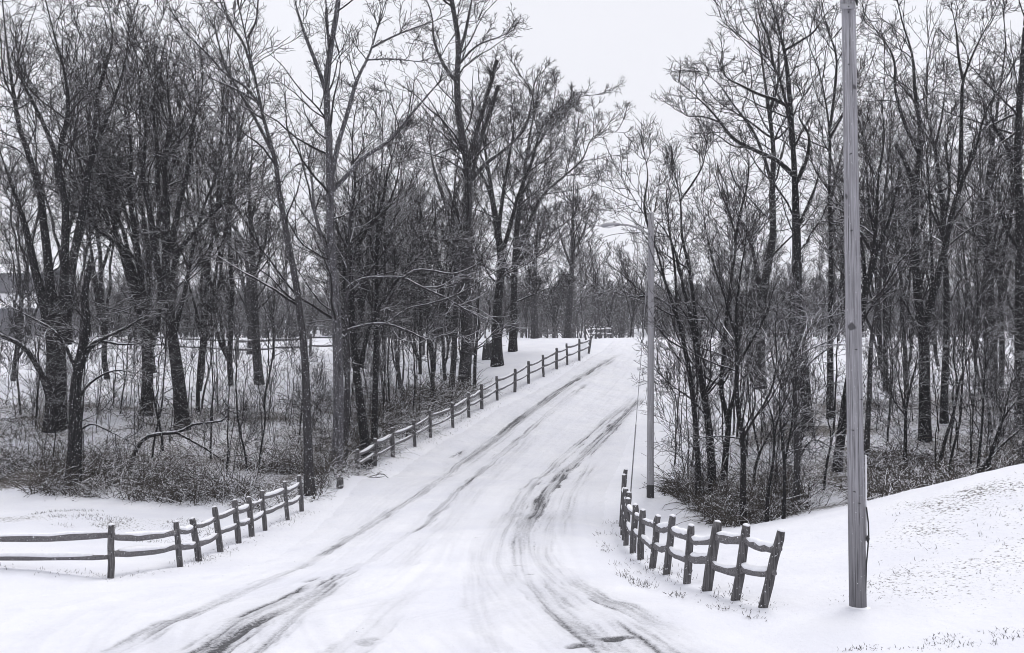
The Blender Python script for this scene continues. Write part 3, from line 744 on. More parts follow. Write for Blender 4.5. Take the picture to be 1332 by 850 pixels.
T("pale tall trunk leaning left, behind the last post of the left fence", 32, [
    ([(403, 645), (401, 590), (399, 530), (396, 460), (390, 410), (385, 370), (378, 330), (370, 290), (361, 240), (357, 205), (344, 164), (338, 133), (331, 100), (321, 54), (308, 0), (300, -40)], 13, 3.5),
    ([(358, 205), (335, 160), (312, 120), (290, 80), (280, 40), (262, 0)], 5, 2),
    ([(340, 140), (318, 112), (296, 98), (270, 70), (240, 42), (222, 20)], 4.5, 2),
    ([(330, 98), (318, 60), (300, 30), (286, 0), (276, -30)], 4, 2),
    ([(322, 50), (332, 30), (336, 0), (340, -30)], 3, 2),
    ([(338, 135), (310, 118), (272, 100), (245, 82)], 4, 1.5)], M_grey, M_twig, dens=0.62, tlow=0.35, fine=0.9, l1=0.25)
T("tall pale-topped trunk with a long snowy limb rising right above the fence gap", 35, [
    ([(437, 620), (440, 560), (440, 500), (438, 430), (433, 360), (430, 300), (429, 240), (427, 170), (424, 118), (429, 70), (438, 15), (444, -40)], 16, 6),
    ([(424, 120), (412, 85), (400, 55), (388, 20), (378, -20)], 6, 3),
    ([(429, 75), (426, 40), (424, 5), (418, -30)], 4, 2.5),
    ([(430, 250), (448, 232), (468, 209), (508, 181), (542, 141), (581, 99), (600, 86)], 6.5, 3),
    ([(430, 260), (436, 205), (450, 155), (465, 104), (482, 68), (491, 37), (505, -5)], 8, 3),
    ([(484, 62), (510, 48), (540, 36), (566, 27), (596, 8)], 3, 1.5),
    ([(478, 78), (508, 77), (540, 80), (572, 84)], 2.5, 1.2),
    ([(434, 400), (428, 340), (410, 280), (404, 220), (392, 170)], 7, 2.5)], M_pale, M_twig, dens=0.75, tlow=0.30, fuzz=30, fine=0.9, l1=0.25)
T("dark slanting trunk behind the first post of the upper fence, forking low", 38, [
    ([(478, 602), (472, 545), (465, 490), (459, 430), (456, 360), (455, 300), (462, 240), (458, 180), (466, 130)], 13, 3),
    ([(470, 470), (480, 430), (500, 390), (530, 350), (562, 320), (590, 300)], 6, 2),
    ([(456, 340), (470, 310), (495, 270), (505, 220), (520, 170)], 6, 2),
    ([(458, 420), (448, 370), (450, 310), (440, 260)], 6, 2)], dens=1.1, fuzz=40, tlow=0.22)
T("tree with two long snow-covered limbs arching right above the upper fence", 37, [
    ([(446, 612), (450, 540), (452, 470), (450, 410), (452, 350), (456, 280), (460, 210)], 10, 3),
    ([(450, 440), (444, 436), (470, 424), (500, 421), (530, 430), (560, 442), (585, 432), (610, 440)], 4, 2, 0.3),
    ([(452, 375), (470, 364), (500, 361), (525, 362), (545, 372), (580, 388), (610, 405), (645, 421), (680, 422)], 5, 1.5, 0.3),
    ([(524, 362), (540, 352), (560, 352), (590, 357), (620, 345), (650, 330), (690, 315)], 3.5, 1.5, 0.3),
    ([(505, 420), (530, 402), (560, 395), (590, 385), (615, 372), (650, 350), (680, 338)], 3, 1.2, 0.3)], M_grey, M_twigp, dens=0.5, tlow=0.35, trop=0.03, fine=0.6)
T("straight slim trunk behind the second post of the upper fence", 39.5, [
    ([(486, 592), (488, 530), (489, 460), (490, 390), (491, 320), (494, 250), (499, 190), (496, 130)], 9, 2),
    ([(490, 330), (500, 280), (515, 240), (522, 195)], 5, 2), ([(491, 350), (480, 300), (478, 240)], 4, 2)], dens=1.1, tlow=0.3)
T("twin-trunked tree above the middle of the upper fence with snapped-off limbs", 52, [
    ([(602, 517), (606, 470), (608, 430), (606, 370), (608, 300), (610, 240), (606, 197), (597, 150), (595, 110), (597, 55), (588, 0), (584, -30)], 17, 5),
    ([(586, 520), (590, 470), (592, 425), (594, 360), (590, 300), (592, 240), (598, 195)], 8, 4),
    ([(608, 232), (616, 187), (630, 135), (646, 78)], 6, 5),
    ([(612, 240), (622, 195), (636, 150), (649, 111)], 6, 5),
    ([(612, 236), (630, 215), (662, 190), (682, 168), (692, 132), (697, 104), (706, 88)], 6, 2),
    ([(596, 110), (578, 85), (566, 55), (562, 20), (552, -10)], 5, 2),
    ([(597, 70), (606, 40), (612, 10), (618, -20)], 5, 2),
    ([(596, 85), (620, 60), (650, 48), (680, 35)], 3, 1.5),
    ([(608, 400), (580, 360), (560, 320), (545, 270), (530, 230)], 6, 2),
    ([(592, 300), (575, 255), (562, 210), (556, 160)], 5, 2)], M_grey, M_twig, dens=0.9, tlow=0.3, fuzz=15)
T("thick dark trunk on bare snow left of the fence's upper half", 60, [
    ([(647, 477), (646, 440), (647, 400), (652, 340), (647, 300), (641, 262), (634, 215), (627, 168), (632, 120)], 15, 3),
    ([(650, 340), (662, 300), (674, 255), (690, 215), (712, 155), (738, 134), (764, 124)], 6, 2),
    ([(644, 290), (636, 250), (620, 218), (600, 195), (590, 160)], 5, 2),
    ([(648, 300), (655, 250), (662, 205), (668, 160), (664, 120)], 6, 2)], dens=1.25, fuzz=20, tlow=0.25)
T("narrower trunk with arching limbs just right of the thick trunk on open snow", 68, [
    ([(667, 454), (668, 410), (669, 360), (672, 300), (680, 240), (686, 195), (694, 150), (702, 110)], 10.5, 3),
    ([(672, 330), (688, 290), (705, 255), (735, 228), (757, 208), (772, 178), (795, 172), (814, 173)], 5, 1.5),
    ([(670, 350), (690, 320), (720, 300), (750, 280), (775, 262)], 4, 1.5),
    ([(684, 210), (705, 180), (722, 150), (745, 132)], 4, 1.5),
    ([(668, 395), (690, 385), (715, 375), (745, 372)], 3, 1.2)], dens=1.3, tlow=0.22)
T("straight hazy trunk with a narrow spreading crown left of the crest", 86, [
    ([(738, 441), (740, 410), (744, 350), (745, 290), (746, 240), (747, 205)], 9, 2),
    ([(744, 350), (730, 310), (722, 270)], 4, 1.5), ([(744, 330), (760, 300), (768, 265)], 4, 1.5)], M_grey, M_twig, dens=1.0, tlow=0.15, fuzz=8, l1=0.3)
T("hazy pale trunk standing behind the narrower trunk left of the crest", 82, [
    ([(695, 442), (695, 400), (696, 350), (700, 290), (704, 240)], 9, 2), ([(696, 350), (686, 310), (680, 270)], 4, 1.5)], M_grey, M_twig, dens=1.4, tlow=0.2)
T("grey trunk alone on the white field beyond the left thicket", 52, [
    ([(338, 504), (334, 460), (332, 418), (330, 359), (327, 300), (324, 240), (328, 190), (322, 150)], 13, 3),
    ([(330, 345), (318, 315), (300, 290), (285, 262), (270, 240)], 6, 2), ([(330, 360), (344, 320), (350, 280), (366, 240)], 5, 2),
    ([(326, 290), (336, 250), (348, 215)], 4, 2)], M_grey, M_twig, dens=1.0, tlow=0.25)
T("smaller grey trunk beside the far rail fence on the left field", 68, [
    ([(326, 463), (326, 430), (324, 380), (320, 320), (326, 270)], 9, 2), ([(324, 390), (310, 350), (306, 310)], 4, 1.5)], M_grey, M_twig, dens=1.1, tlow=0.25)
T("slim dark stem against bare snow right of the twin-trunked tree", 53.5, [
    ([(617, 514), (618, 470), (621, 430), (623, 380), (628, 320)], 5, 2)], dens=0.9, tlow=0.3)
T("thin forked tree before the white field, left of the lone grey trunk", 44, [
    ([(258, 550), (258, 500), (262, 450), (268, 415), (282, 385), (300, 360), (315, 340)], 6, 2), ([(263, 440), (255, 405), (246, 370), (240, 320)], 4, 1.5)], dens=0.9, tlow=0.25)

# right side ----------------------------------------------------------
T("first dark stem right of the lamp post, curving left over it", 29.7, [
    ([(908, 662), (908, 615), (906, 573), (899, 502), (892, 460), (881, 414), (866, 371), (853, 322), (841, 286), (820, 252), (806, 225)], 9, 2),
    ([(890, 450), (872, 400), (850, 386), (820, 386), (790, 377), (765, 370)], 4, 1.5),
    ([(852, 322), (838, 270), (842, 225), (834, 185)], 4, 1.5), ([(880, 410), (878, 350), (870, 290), (866, 230)], 4, 1.5)], back=True, dens=0.95, tlow=0.3, trop=0.1)
T("thick dark forked stem in the clump right of the lamp post", 30, [
    ([(927, 662), (926, 615), (924, 573), (916, 516), (907, 460), (900, 420), (890, 380), (880, 335), (866, 300), (850, 285), (842, 240)], 12, 2),
    ([(908, 465), (904, 410), (896, 350), (887, 310), (884, 261), (878, 230), (872, 190)], 6, 2),
    ([(884, 262), (900, 240), (914, 215), (920, 180)], 3, 1.5), ([(916, 516), (934, 490), (950, 470)], 4, 1.5),
    ([(896, 350), (872, 335), (850, 320)], 3, 1.2), ([(918, 540), (900, 520), (872, 500), (850, 480), (836, 470)], 3, 1)], back=True, dens=0.95, tlow=0.3, trop=0.12)
T("forked stem behind the clump right of the lamp post, branching at mid height", 31.5, [
    ([(941, 640), (944, 590), (947, 545), (939, 516), (942, 460), (945, 414), (952, 360), (957, 307), (945, 268), (934, 240), (922, 200)], 9, 2),
    ([(957, 310), (965, 270), (974, 230), (970, 180)], 4, 1.5), ([(948, 540), (958, 500), (962, 440), (975, 390)], 5, 2),
    ([(948, 400), (930, 350), (918, 300), (912, 250)], 4, 1.5)], back=True, dens=1.0, tlow=0.3, trop=0.1)
T("nearest straight stem of the right clump, behind the leaning fence", 26.6, [
    ([(966, 690), (966, 640), (965, 573), (957, 510), (958, 460), (956, 410), (962, 350), (970, 290), (964, 240)], 9, 2),
    ([(957, 480), (980, 440), (996, 410), (1008, 370)], 4, 1.5), ([(958, 440), (944, 390), (936, 340)], 4, 1.5),
    ([(962, 570), (930, 568), (905, 572)], 2.5, 1)], dens=0.9, tlow=0.25, trop=0.1)
T("thick trunk on the snow bank behind the right clump", 50, [
    ([(989, 508), (989, 460), (991, 400), (996, 360), (1005, 310), (1004, 250), (1006, 200), (999, 140), (990, 75), (983, 20), (978, -20)], 14, 3),
    ([(990, 400), (984, 350), (976, 315), (960, 280), (950, 250)], 8, 2),
    ([(1004, 240), (994, 205), (978, 168), (955, 138), (932, 107), (903, 89)], 5, 1.5),
    ([(1000, 150), (1012, 110), (1014, 60), (1022, 20)], 4, 2)], dens=1.0, tlow=0.3)
T("tallest spreading tree left of the utility pole, big limb reaching left", 38.5, [
    ([(1048, 566), (1046, 510), (1042, 460), (1037, 383), (1035, 292), (1033, 234), (1030, 183), (1020, 127), (1006, 85), (986, 66), (962, 48), (938, 28)], 20, 2.5),
    ([(1031, 190), (1028, 135), (1020, 65), (1011, 28), (1000, -10)], 8, 3),
    ([(1032, 228), (1010, 208), (989, 198), (955, 181), (932, 152), (901, 121), (879, 102)], 7, 2),
    ([(1028, 140), (1008, 130), (989, 124), (965, 112), (944, 100), (940, 70)], 5, 2),
    ([(1036, 238), (1050, 205), (1052, 175), (1040, 152), (1046, 120)], 6, 2),
    ([(1020, 66), (1040, 54), (1060, 40), (1072, 20)], 4, 2),
    ([(1036, 300), (1052, 265), (1062, 240), (1070, 200)], 5, 2),
    ([(978, 192), (955, 190), (930, 175), (912, 172)], 3, 1.2), ([(940, 160), (915, 152), (892, 150), (880, 135)], 3, 1.2),
    ([(1006, 86), (1000, 50), (988, 20), (985, -10)], 4, 2)], M_dark, M_twig, dens=0.8, tlow=0.4, trop=0.08, l1=0.26)
T("greyer slim trunk in front of the tallest tree left of the utility pole", 26.9, [
    ([(1035, 667), (1037, 620), (1037, 573), (1035, 510), (1037, 450), (1040, 390), (1046, 330)], 10, 3),
    ([(1036, 540), (1020, 510), (1006, 470), (1000, 420)], 4, 1.5), ([(1037, 500), (1056, 470), (1076, 455), (1104, 440)], 3.5, 1.2),
    ([(1038, 480), (1060, 420), (1080, 412), (1100, 408)], 3, 1), ([(1036, 600), (1060, 572), (1085, 585), (1106, 596)], 3, 1.2)], M_grey, M_twigp, dens=0.7, tlow=0.25, trop=0.03)
T("slender straight trunk just left of the utility pole", 41, [
    ([(1080, 548), (1080, 500), (1080, 440), (1081, 380), (1081, 322), (1079, 240), (1079, 170), (1073, 127), (1066, 95), (1052, 58), (1040, 20)], 10, 2),
    ([(1080, 165), (1086, 113), (1087, 70), (1076, 37), (1066, -10)], 4, 2), ([(1079, 180), (1096, 150), (1110, 110), (1124, 80)], 4, 1.5),
    ([(1080, 250), (1060, 220), (1050, 190)], 3, 1.5)], dens=0.85, tlow=0.42)
T("leaning dark trunk passing behind the utility pole", 31, [
    ([(1088, 618), (1094, 567), (1103, 505), (1116, 440), (1126, 390), (1134, 350), (1141, 292), (1144, 230), (1152, 180), (1148, 130)], 13, 3),
    ([(1120, 430), (1124, 380), (1122, 330), (1112, 280), (1098, 230)], 7, 2), ([(1136, 340), (1152, 300), (1166, 250), (1172, 200)], 5, 2),
    ([(1130, 370), (1140, 320), (1130, 270), (1126, 215), (1120, 170)], 6, 2)], dens=1.0, tlow=0.3)
T("slim trunk immediately right of the utility pole", 33, [
    ([(1127, 596), (1131, 496), (1133, 440), (1142, 390), (1146, 340), (1147, 292), (1142, 261), (1134, 220), (1140, 170)], 8, 2.5),
    ([(1146, 340), (1158, 300), (1168, 270)], 4, 1.5)], M_grey, M_twig, dens=0.9, tlow=0.3)
T("thin straight trunk second right of the utility pole, on the far snow", 49, [
    ([(1152, 511), (1152, 440), (1151, 368), (1150, 300), (1154, 230), (1160, 160), (1158, 110)], 7, 2), ([(1151, 380), (1166, 356), (1190, 330), (1216, 316)], 3, 1.2),
    ([(1151, 365), (1168, 330), (1178, 290)], 3, 1.2)], dens=1.0, tlow=0.3)
T("big dark trunk splitting into a V, midway between pole and right edge", 37, [
    ([(1203, 577), (1203, 510), (1202, 450), (1199, 423), (1193, 380), (1191, 320), (1190, 276), (1186, 236), (1176, 210), (1165, 188)], 17, 5),
    ([(1201, 430), (1208, 405), (1217, 371), (1229, 322), (1236, 286), (1250, 240), (1268, 195), (1280, 150), (1296, 118), (1314, 92)], 11, 3),
    ([(1190, 280), (1193, 235), (1196, 170), (1190, 119), (1186, 70), (1172, 25), (1164, -15)], 8, 3),
    ([(1195, 200), (1176, 158), (1165, 119), (1161, 72), (1140, 40), (1126, 20)], 5, 2),
    ([(1248, 245), (1250, 200), (1251, 141), (1253, 104), (1262, 78), (1279, 42), (1301, 4)], 7, 2),
    ([(1253, 105), (1247, 76), (1244, 42), (1237, 5)], 4, 2),
    ([(1214, 380), (1212, 320), (1209, 250), (1206, 200), (1198, 160)], 5, 2),
    ([(1228, 325), (1250, 306), (1275, 290), (1310, 272)], 3, 1)], dens=0.9, tlow=0.32, trop=0.08, l1=0.26)
T("straight dark trunk just right of the V-shaped tree", 40, [
    ([(1228, 561), (1229, 500), (1231, 440), (1231, 368), (1228, 322), (1223, 246), (1216, 195), (1206, 150), (1207, 85), (1216, 42)], 11, 2.5),
    ([(1226, 300), (1236, 240), (1232, 190), (1240, 140)], 5, 2), ([(1216, 195), (1226, 150), (1232, 100)], 4, 1.5)], dens=0.9, tlow=0.35)
T("tall trunk with a slight S-bend near the right edge", 47, [
    ([(1292, 522), (1292, 440), (1289, 380), (1287, 340), (1283, 276), (1285, 230), (1292, 183), (1300, 113), (1308, 60), (1304, 10)], 11, 3),
    ([(1284, 235), (1300, 205), (1318, 190), (1330, 170)], 5, 2), ([(1291, 185), (1280, 140), (1284, 90)], 4, 1.5)], dens=1.0, tlow=0.32)
T("crooked trunk between the S-bend tree and the right-edge trunk", 43, [
    ([(1300, 545), (1303, 460), (1301, 400), (1301, 353), (1312, 292), (1320, 240), (1326, 200), (1334, 150)], 8, 3),
    ([(1302, 380), (1292, 340), (1296, 300)], 3, 1.2)], dens=0.9, tlow=0.3)
T("heavy dark trunk cut by the right edge, snowy limbs reaching left", 37.5, [
    ([(1329, 563), (1328, 500), (1327, 440), (1327, 360), (1327, 292), (1324, 220), (1325, 160), (1331, 80), (1336, 10)], 17, 6),
    ([(1326, 230), (1308, 190), (1290, 155), (1296, 110)], 6, 2),
    ([(1328, 330), (1310, 300), (1300, 260), (1302, 220)], 5, 2),
    ([(1330, 165), (1314, 178), (1298, 189), (1267, 209), (1250, 222)], 4, 1.5), ([(1330, 145), (1312, 152), (1300, 158), (1278, 169), (1262, 186)], 4, 1.5)], dens=0.9, tlow=0.35, trop=0.04)
T("low bushy stems leaning right over the crest of the snow mound", 26.5, [
    ([(1270, 616), (1295, 587), (1320, 564), (1345, 545)], 6, 3), ([(1285, 605), (1293, 581), (1306, 544), (1332, 511), (1345, 495)], 5, 2),
    ([(1272, 612), (1277, 560), (1280, 500), (1284, 440)], 4, 1.5), ([(1280, 610), (1300, 560), (1310, 520), (1318, 480)], 3, 1.2)], dens=0.9, tlow=0.15)
T("slender curved sapling in front of the V-shaped tree", 31, [
    ([(1178, 606), (1178, 570), (1179, 533), (1186, 500), (1194, 466), (1196, 430)], 5.5, 1.5), ([(1179, 540), (1170, 500), (1164, 470)], 2.5, 1)], dens=0.9, tlow=0.25)
T("sapling leaning right below the straight trunk beside the V-shaped tree", 32, [
    ([(1222, 606), (1230, 570), (1238, 545), (1248, 496), (1265, 443), (1270, 410)], 5, 1.5), ([(1246, 500), (1240, 460), (1246, 420)], 2.5, 1)], dens=0.9, tlow=0.25)
T("sapling curving left at head height between the clump and the slim grey trunk", 25.5, [
    ([(997, 672), (1000, 640), (1006, 600), (1006, 550), (997, 516), (990, 480)], 5, 1.5), ([(1006, 570), (1014, 540), (1026, 510), (1030, 480)], 3, 1)], dens=0.8, tlow=0.2)
T("upright sapling touching the slim grey trunk's left side", 24.8, [
    ([(1019, 682), (1020, 640), (1020, 600), (1015, 550), (1014, 510), (1018, 470)], 5, 1.5), ([(1019, 610), (1030, 545), (1032, 500)], 3, 1)], dens=0.8, tlow=0.2)
T("thin tilted stem rising right from the brush behind the leaning fence", 30, [
    ([(980, 632), (982, 610), (990, 585), (1006, 553), (1016, 520)], 4.5, 1.5)], dens=0.8, tlow=0.2)
for y_ in (404, 458):    # knots on the slender trunk's bark
    pass

# bent, snow-topped broken branch in the left thicket
def limb_thing(name, label, cat, d, stems, bark, dens=0.5, seed=0):
    rs = np.random.default_rng(seed)
    SP, SR = [], []
    for pts, w0, w1 in stems:
        pts = np.array(pts, float); dd = d + np.linspace(0, 0.4, len(pts))
        SP.append(smooth_line(P(pts[:, 0], pts[:, 1], dd), 16)); SR.append(np.linspace(w0, w1, 16) * 0.5 * d / F)
    SP, SR = np.array(SP), np.array(SR); b = SP[0, 0]
    mb = MB(); mb.tubes(SP, SR, 8)
    A1, R1 = grow(SP, SR, 7 * dens, 0.3, 1, 45, 0.25, 5, 0.2, 0.02, 0.6, 0.0003 * d, rs, 0.2, 1.2); mb.tubes(A1, R1, 4)
    A2, R2 = grow(A1, R1, 3, 0.2, 1, 40, 0.5, 4, 0.2, 0.02, 0.6, 0.0003 * d, rs, 0.1, 0.6); mb.tubes(A2, R2, 3)
    for s_, r_ in zip(SP, SR):        # snow lying along the top
        q_ = s_[2:].copy(); q_[:, 2] += r_[2:] * 0.8; k = np.abs(unit(np.gradient(q_, axis=0))[:, 2]) < 0.75
        pass
    o = mb.build(name, bark, None, b, True, tuple(b)); tag(o, label, cat); return o
limb_thing("broken_branch", "bent broken branch topped with snow arching over the left thicket floor", "branch", 35.5, [
    ([(169, 608), (176, 588), (184, 574), (196, 566.5), (215, 564), (234, 562), (250, 553), (272, 550), (293, 545), (299, 535), (290, 520)], 6.5, 1.6),
    ([(230, 563), (250, 574), (274, 588), (295, 606), (300, 620)], 3.5, 1.2)], M_dark, 1.0, 3)
limb_thing("fallen_log", "dark fallen log in the brush right of the utility pole", "log", 33, [([(1148, 597), (1165, 602), (1190, 603), (1216, 606)], 9, 5)], M_dark, 0.6, 5)
limb_thing("fallen_log", "thin snow-topped log lying level behind the utility pole's right side", "log", 36, [([(1126, 587), (1140, 584), (1156, 580), (1166, 579)], 4.5, 3)], M_grey, 0.3, 6)
limb_thing("fallen_twig", "dark twig lying on snow in front of the upper fence", "twig", 35.5, [([(474, 623), (485, 619), (498, 617), (505, 622)], 1.6, 0.8), ([(480, 621), (492, 621), (500, 620)], 1.2, 0.6)], M_dark, 0.4, 8)

# ------------------------------------------------------------------ repeats: saplings and far trees
def proto_tree(H, r, nst, dens, rmin, seed, tlow=0.3, trop=0.08, l1=0.28, fine=1.0, lean=0.12, fuzz=0):
    rs = np.random.default_rng(seed)
    SP, SR = [], []
    t = np.linspace(0, 1, 18)
    for j in range(nst):
        a = rs.uniform(0, 6.28); h = H * (1 if j == 0 else rs.uniform(0.7, 0.95))
        k = rs.uniform(0.3, 1.0) * lean * (1 if j == 0 else 2.2)
        st = 0 if j == 0 else rs.uniform(0.05, 0.35)
        base = np.array([0, 0, 0.0]) if j == 0 else SP[0][int(st * 17)]
        hh = h - base[2]
        x = base[0] + np.cos(a) * k * hh * t ** 0.9; y = base[1] + np.sin(a) * k * hh * t ** 0.9
        wob = rs.normal(0, 0.012 * H, (18, 2)).cumsum(0) * 0.35; wob -= wob[0]
        line = np.stack([x + wob[:, 0], y + wob[:, 1], base[2] + hh * t], -1)
        if j == 0: line[0, 2] -= 0.3
        SP.append(line); SR.append((r if j == 0 else r * 0.6) * (1 - 0.95 * t) * (1 + 0.08 * (vnoise(t * 6, t * 0 + j, seed) - .5)))
    SP, SR = np.array(SP), np.array(SR)
    mb = MB(); mb.tubes(SP, SR, 7)
    cr = crown_levels(SP, SR, dens, rmin, rs, tlow, trop, l1=l1, fine=fine, fuzz=fuzz)
    return mb, cr
def proto_data(bark, twig, *a, **k):
    m1, m2 = proto_tree(*a, **k)
    return m1.data("trunk", bark), m2.data("crown", twig)
def copies(name, cat, datas, spots, labels, group):
    first = {}
    for i, (x, y, s, k) in enumerate(spots):
        if soft_poly(np.array([x]), np.array([y]), road_poly, 1.2)[0] > 0.02 or seg_dist(np.array([x]), np.array([y]), fu)[0][0] < 1.3: continue
        z = terrain(np.array(x), np.array(y)).item()
        if k not in first:
            r = link(name, None, loc=(x, y, z)); r.empty_display_size = 0.2
            link("trunk", datas[k][0], r); link("crown", datas[k][1], r); first[k] = r
        else:
            r = first[k].copy(); C.collection.objects.link(r); r.location = (x, y, z)
            for ch in first[k].children:
                c = ch.copy(); C.collection.objects.link(c); c.parent = r
        r.rotation_euler = (0, 0, float(rng.uniform(0, 6.28))); r.scale = (s, s, s * float(rng.uniform(0.9, 1.15)))
        tag(r, labels[k % len(labels)], cat, group)
def spots_px(px0, px1, d0, d1, n, kinds, s0=0.8, s1=1.2, pw=1.0):
    out = []
    for i in range(n):
        px = px0 + (px1 - px0) * (i + rng.uniform(0.1, 0.9)) / n; d = d0 + (d1 - d0) * rng.random() ** pw
        out.append(((px - 666) / F * d, d, float(rng.uniform(s0, s1)), kinds[int(rng.integers(len(kinds)))]))
    return out
SAP = [proto_data(M_dark, M_twig, 4.2, 0.024, 1, 0.8, 0.0075, 201, 0.2, fine=0.5, l1=0.34),
       proto_data(M_dark, M_twig, 5.5, 0.032, 2, 0.7, 0.0075, 202, 0.2, fine=0.5, l1=0.32),
       proto_data(M_grey, M_twig, 3.2, 0.018, 3, 0.75, 0.0075, 203, 0.12, fine=0.5, lean=0.25, l1=0.34),
       proto_data(M_dark, M_twig, 7.5, 0.045, 2, 0.7, 0.008, 204, 0.25, fine=0.5, l1=0.3),
       proto_data(M_grey, M_twig, 2.6, 0.014, 4, 0.8, 0.0065, 205, 0.1, fine=0.3, lean=0.35, l1=0.36)]
def sap_labels(where): return ["single-stemmed bare sapling " + where, "two-stemmed bare sapling " + where, "three-stemmed leaning sapling " + where, "tall bare sapling " + where, "low shrubby sapling with several stems " + where]
copies("sapling", "sapling", SAP, spots_px(-10, 430, 34, 46, 48, [0, 1, 2, 3, 4, 0, 2, 3]), sap_labels("in the thicket behind the left lawn"), "saplings in the left thicket")
copies("sapling", "sapling", SAP, spots_px(450, 605, 40, 53, 52, [0, 0, 1, 2, 3, 0, 3]), sap_labels("behind the upper rail fence"), "saplings behind the upper fence")
copies("sapling", "sapling", SAP, spots_px(872, 1070, 28, 40, 34, [0, 1, 2, 3, 4, 1]), sap_labels("between lamp post and utility pole"), "saplings in the right clump")
copies("sapling", "sapling", SAP, spots_px(1135, 1345, 29, 44, 30, [0, 1, 2, 3, 4, 0]), sap_labels("in the brush behind the snow mound"), "saplings behind the snow mound")
FAR = [proto_data(M_dark, M_twig, 15, 0.15, 4, 0.85, 0.024, 301, 0.28, fine=0.7),
       proto_data(M_grey, M_twig, 13, 0.13, 3, 0.95, 0.024, 302, 0.25, fine=0.7),
       proto_data(M_dark, M_twig, 11, 0.12, 5, 0.9, 0.024, 303, 0.2, fine=0.7, lean=0.2),
       proto_data(M_grey, M_twig, 9, 0.09, 3, 1.1, 0.024, 304, 0.12, fine=0.7, fuzz=20)]
def far_labels(where): return ["tall dark many-limbed tree " + where, "tall grey-barked tree " + where, "wide dark spreading tree " + where, "small bushy grey tree " + where]
copies("bare_tree", "tree", FAR, spots_px(-40, 620, 66, 125, 24, [0, 1, 2, 3, 3], 0.7, 1.0), far_labels("beyond the white field on the left"), "trees beyond the left field")
copies("bare_tree", "tree", FAR, spots_px(640, 900, 95, 190, 28, [0, 1, 2, 3, 2], 0.65, 0.95), far_labels("in the hazy wood behind the road crest"), "trees behind the road crest")
copies("bare_tree", "tree", FAR, spots_px(880, 1380, 64, 120, 28, [0, 1, 2, 3, 3], 0.6, 0.95), far_labels("beyond the white field on the right"), "trees beyond the right field")
copies("bare_tree", "tree", FAR, spots_px(420, 640, 58, 75, 7, [1, 2, 3], 0.7, 1.0), far_labels("on the slope behind the upper fence thicket"), "trees behind the upper fence thicket")

NEAR = [proto_data(M_dark, M_twig, 17, 0.15, 5, 0.85, 0.016, 401, 0.3, lean=0.14),
        proto_data(M_grey, M_twig, 15, 0.12, 4, 0.95, 0.016, 402, 0.25, lean=0.16)]
copies("bare_tree", "tree", NEAR, spots_px(-30, 345, 48, 60, 6, [0, 1], 0.95, 1.15), ["tall many-limbed tree at the back of the left thicket", "slightly shorter grey tree at the back of the left thicket"], "trees at the back of the left thicket")
copies("bare_tree", "tree", NEAR, spots_px(455, 590, 50, 60, 7, [0, 1], 0.7, 0.85), ["tall many-limbed tree behind the upper rail fence", "slightly shorter grey tree behind the upper rail fence"], "trees behind the upper rail fence")
copies("bare_tree", "tree", NEAR, spots_px(1110, 1345, 47, 60, 7, [0, 1], 0.7, 0.9), ["tall many-limbed tree at the back of the right wood", "slightly shorter grey tree at the back of the right wood"], "trees at the back of the right wood")

# far wood: one mass of stems and twigs closing the view
def far_wood():
    rs = np.random.default_rng(77)
    mb = MB(); n = 2600
    y = rs.uniform(225, 350, n); x = rs.uniform(-0.62, 0.62, n) * y; h = rs.uniform(7, 12, n) * (0.55 + 0.8 * vnoise(x * 0.03, y * 0.03, 4))
    z = terrain(x, y)
    t = np.linspace(0, 1, 6)
    Pt = np.stack([x[:, None] + rs.normal(0, 0.25, (n, 6)).cumsum(1) * t, y[:, None] + 0 * t, z[:, None] - 0.3 + h[:, None] * t], -1)
    R = rs.uniform(0.09, 0.24, n)[:, None] * (1 - 0.75 * t)
    mb.tubes(Pt, R, 4)
    A1, R1 = grow(Pt, R, 14, 0.1, 1, 42, 0.3, 5, 0.15, 0.08, 0.6, 0.10, rs, 1.0, 4.0); mb.tubes(A1, R1, 3)
    A2, R2 = grow(A1, R1, 5, 0.1, 1, 40, 0.55, 3, 0.15, 0.08, 0.8, 0.10, rs, 0.6, 2.2); mb.tubes(A2, R2, 3)
    o = mb.build("far_wood", M_twig, None, (0, 150, 5), True, (0, 150, 5)); tag(o, "distant wood fading into falling snow beyond the crest", "woodland", kind="stuff")
far_wood()

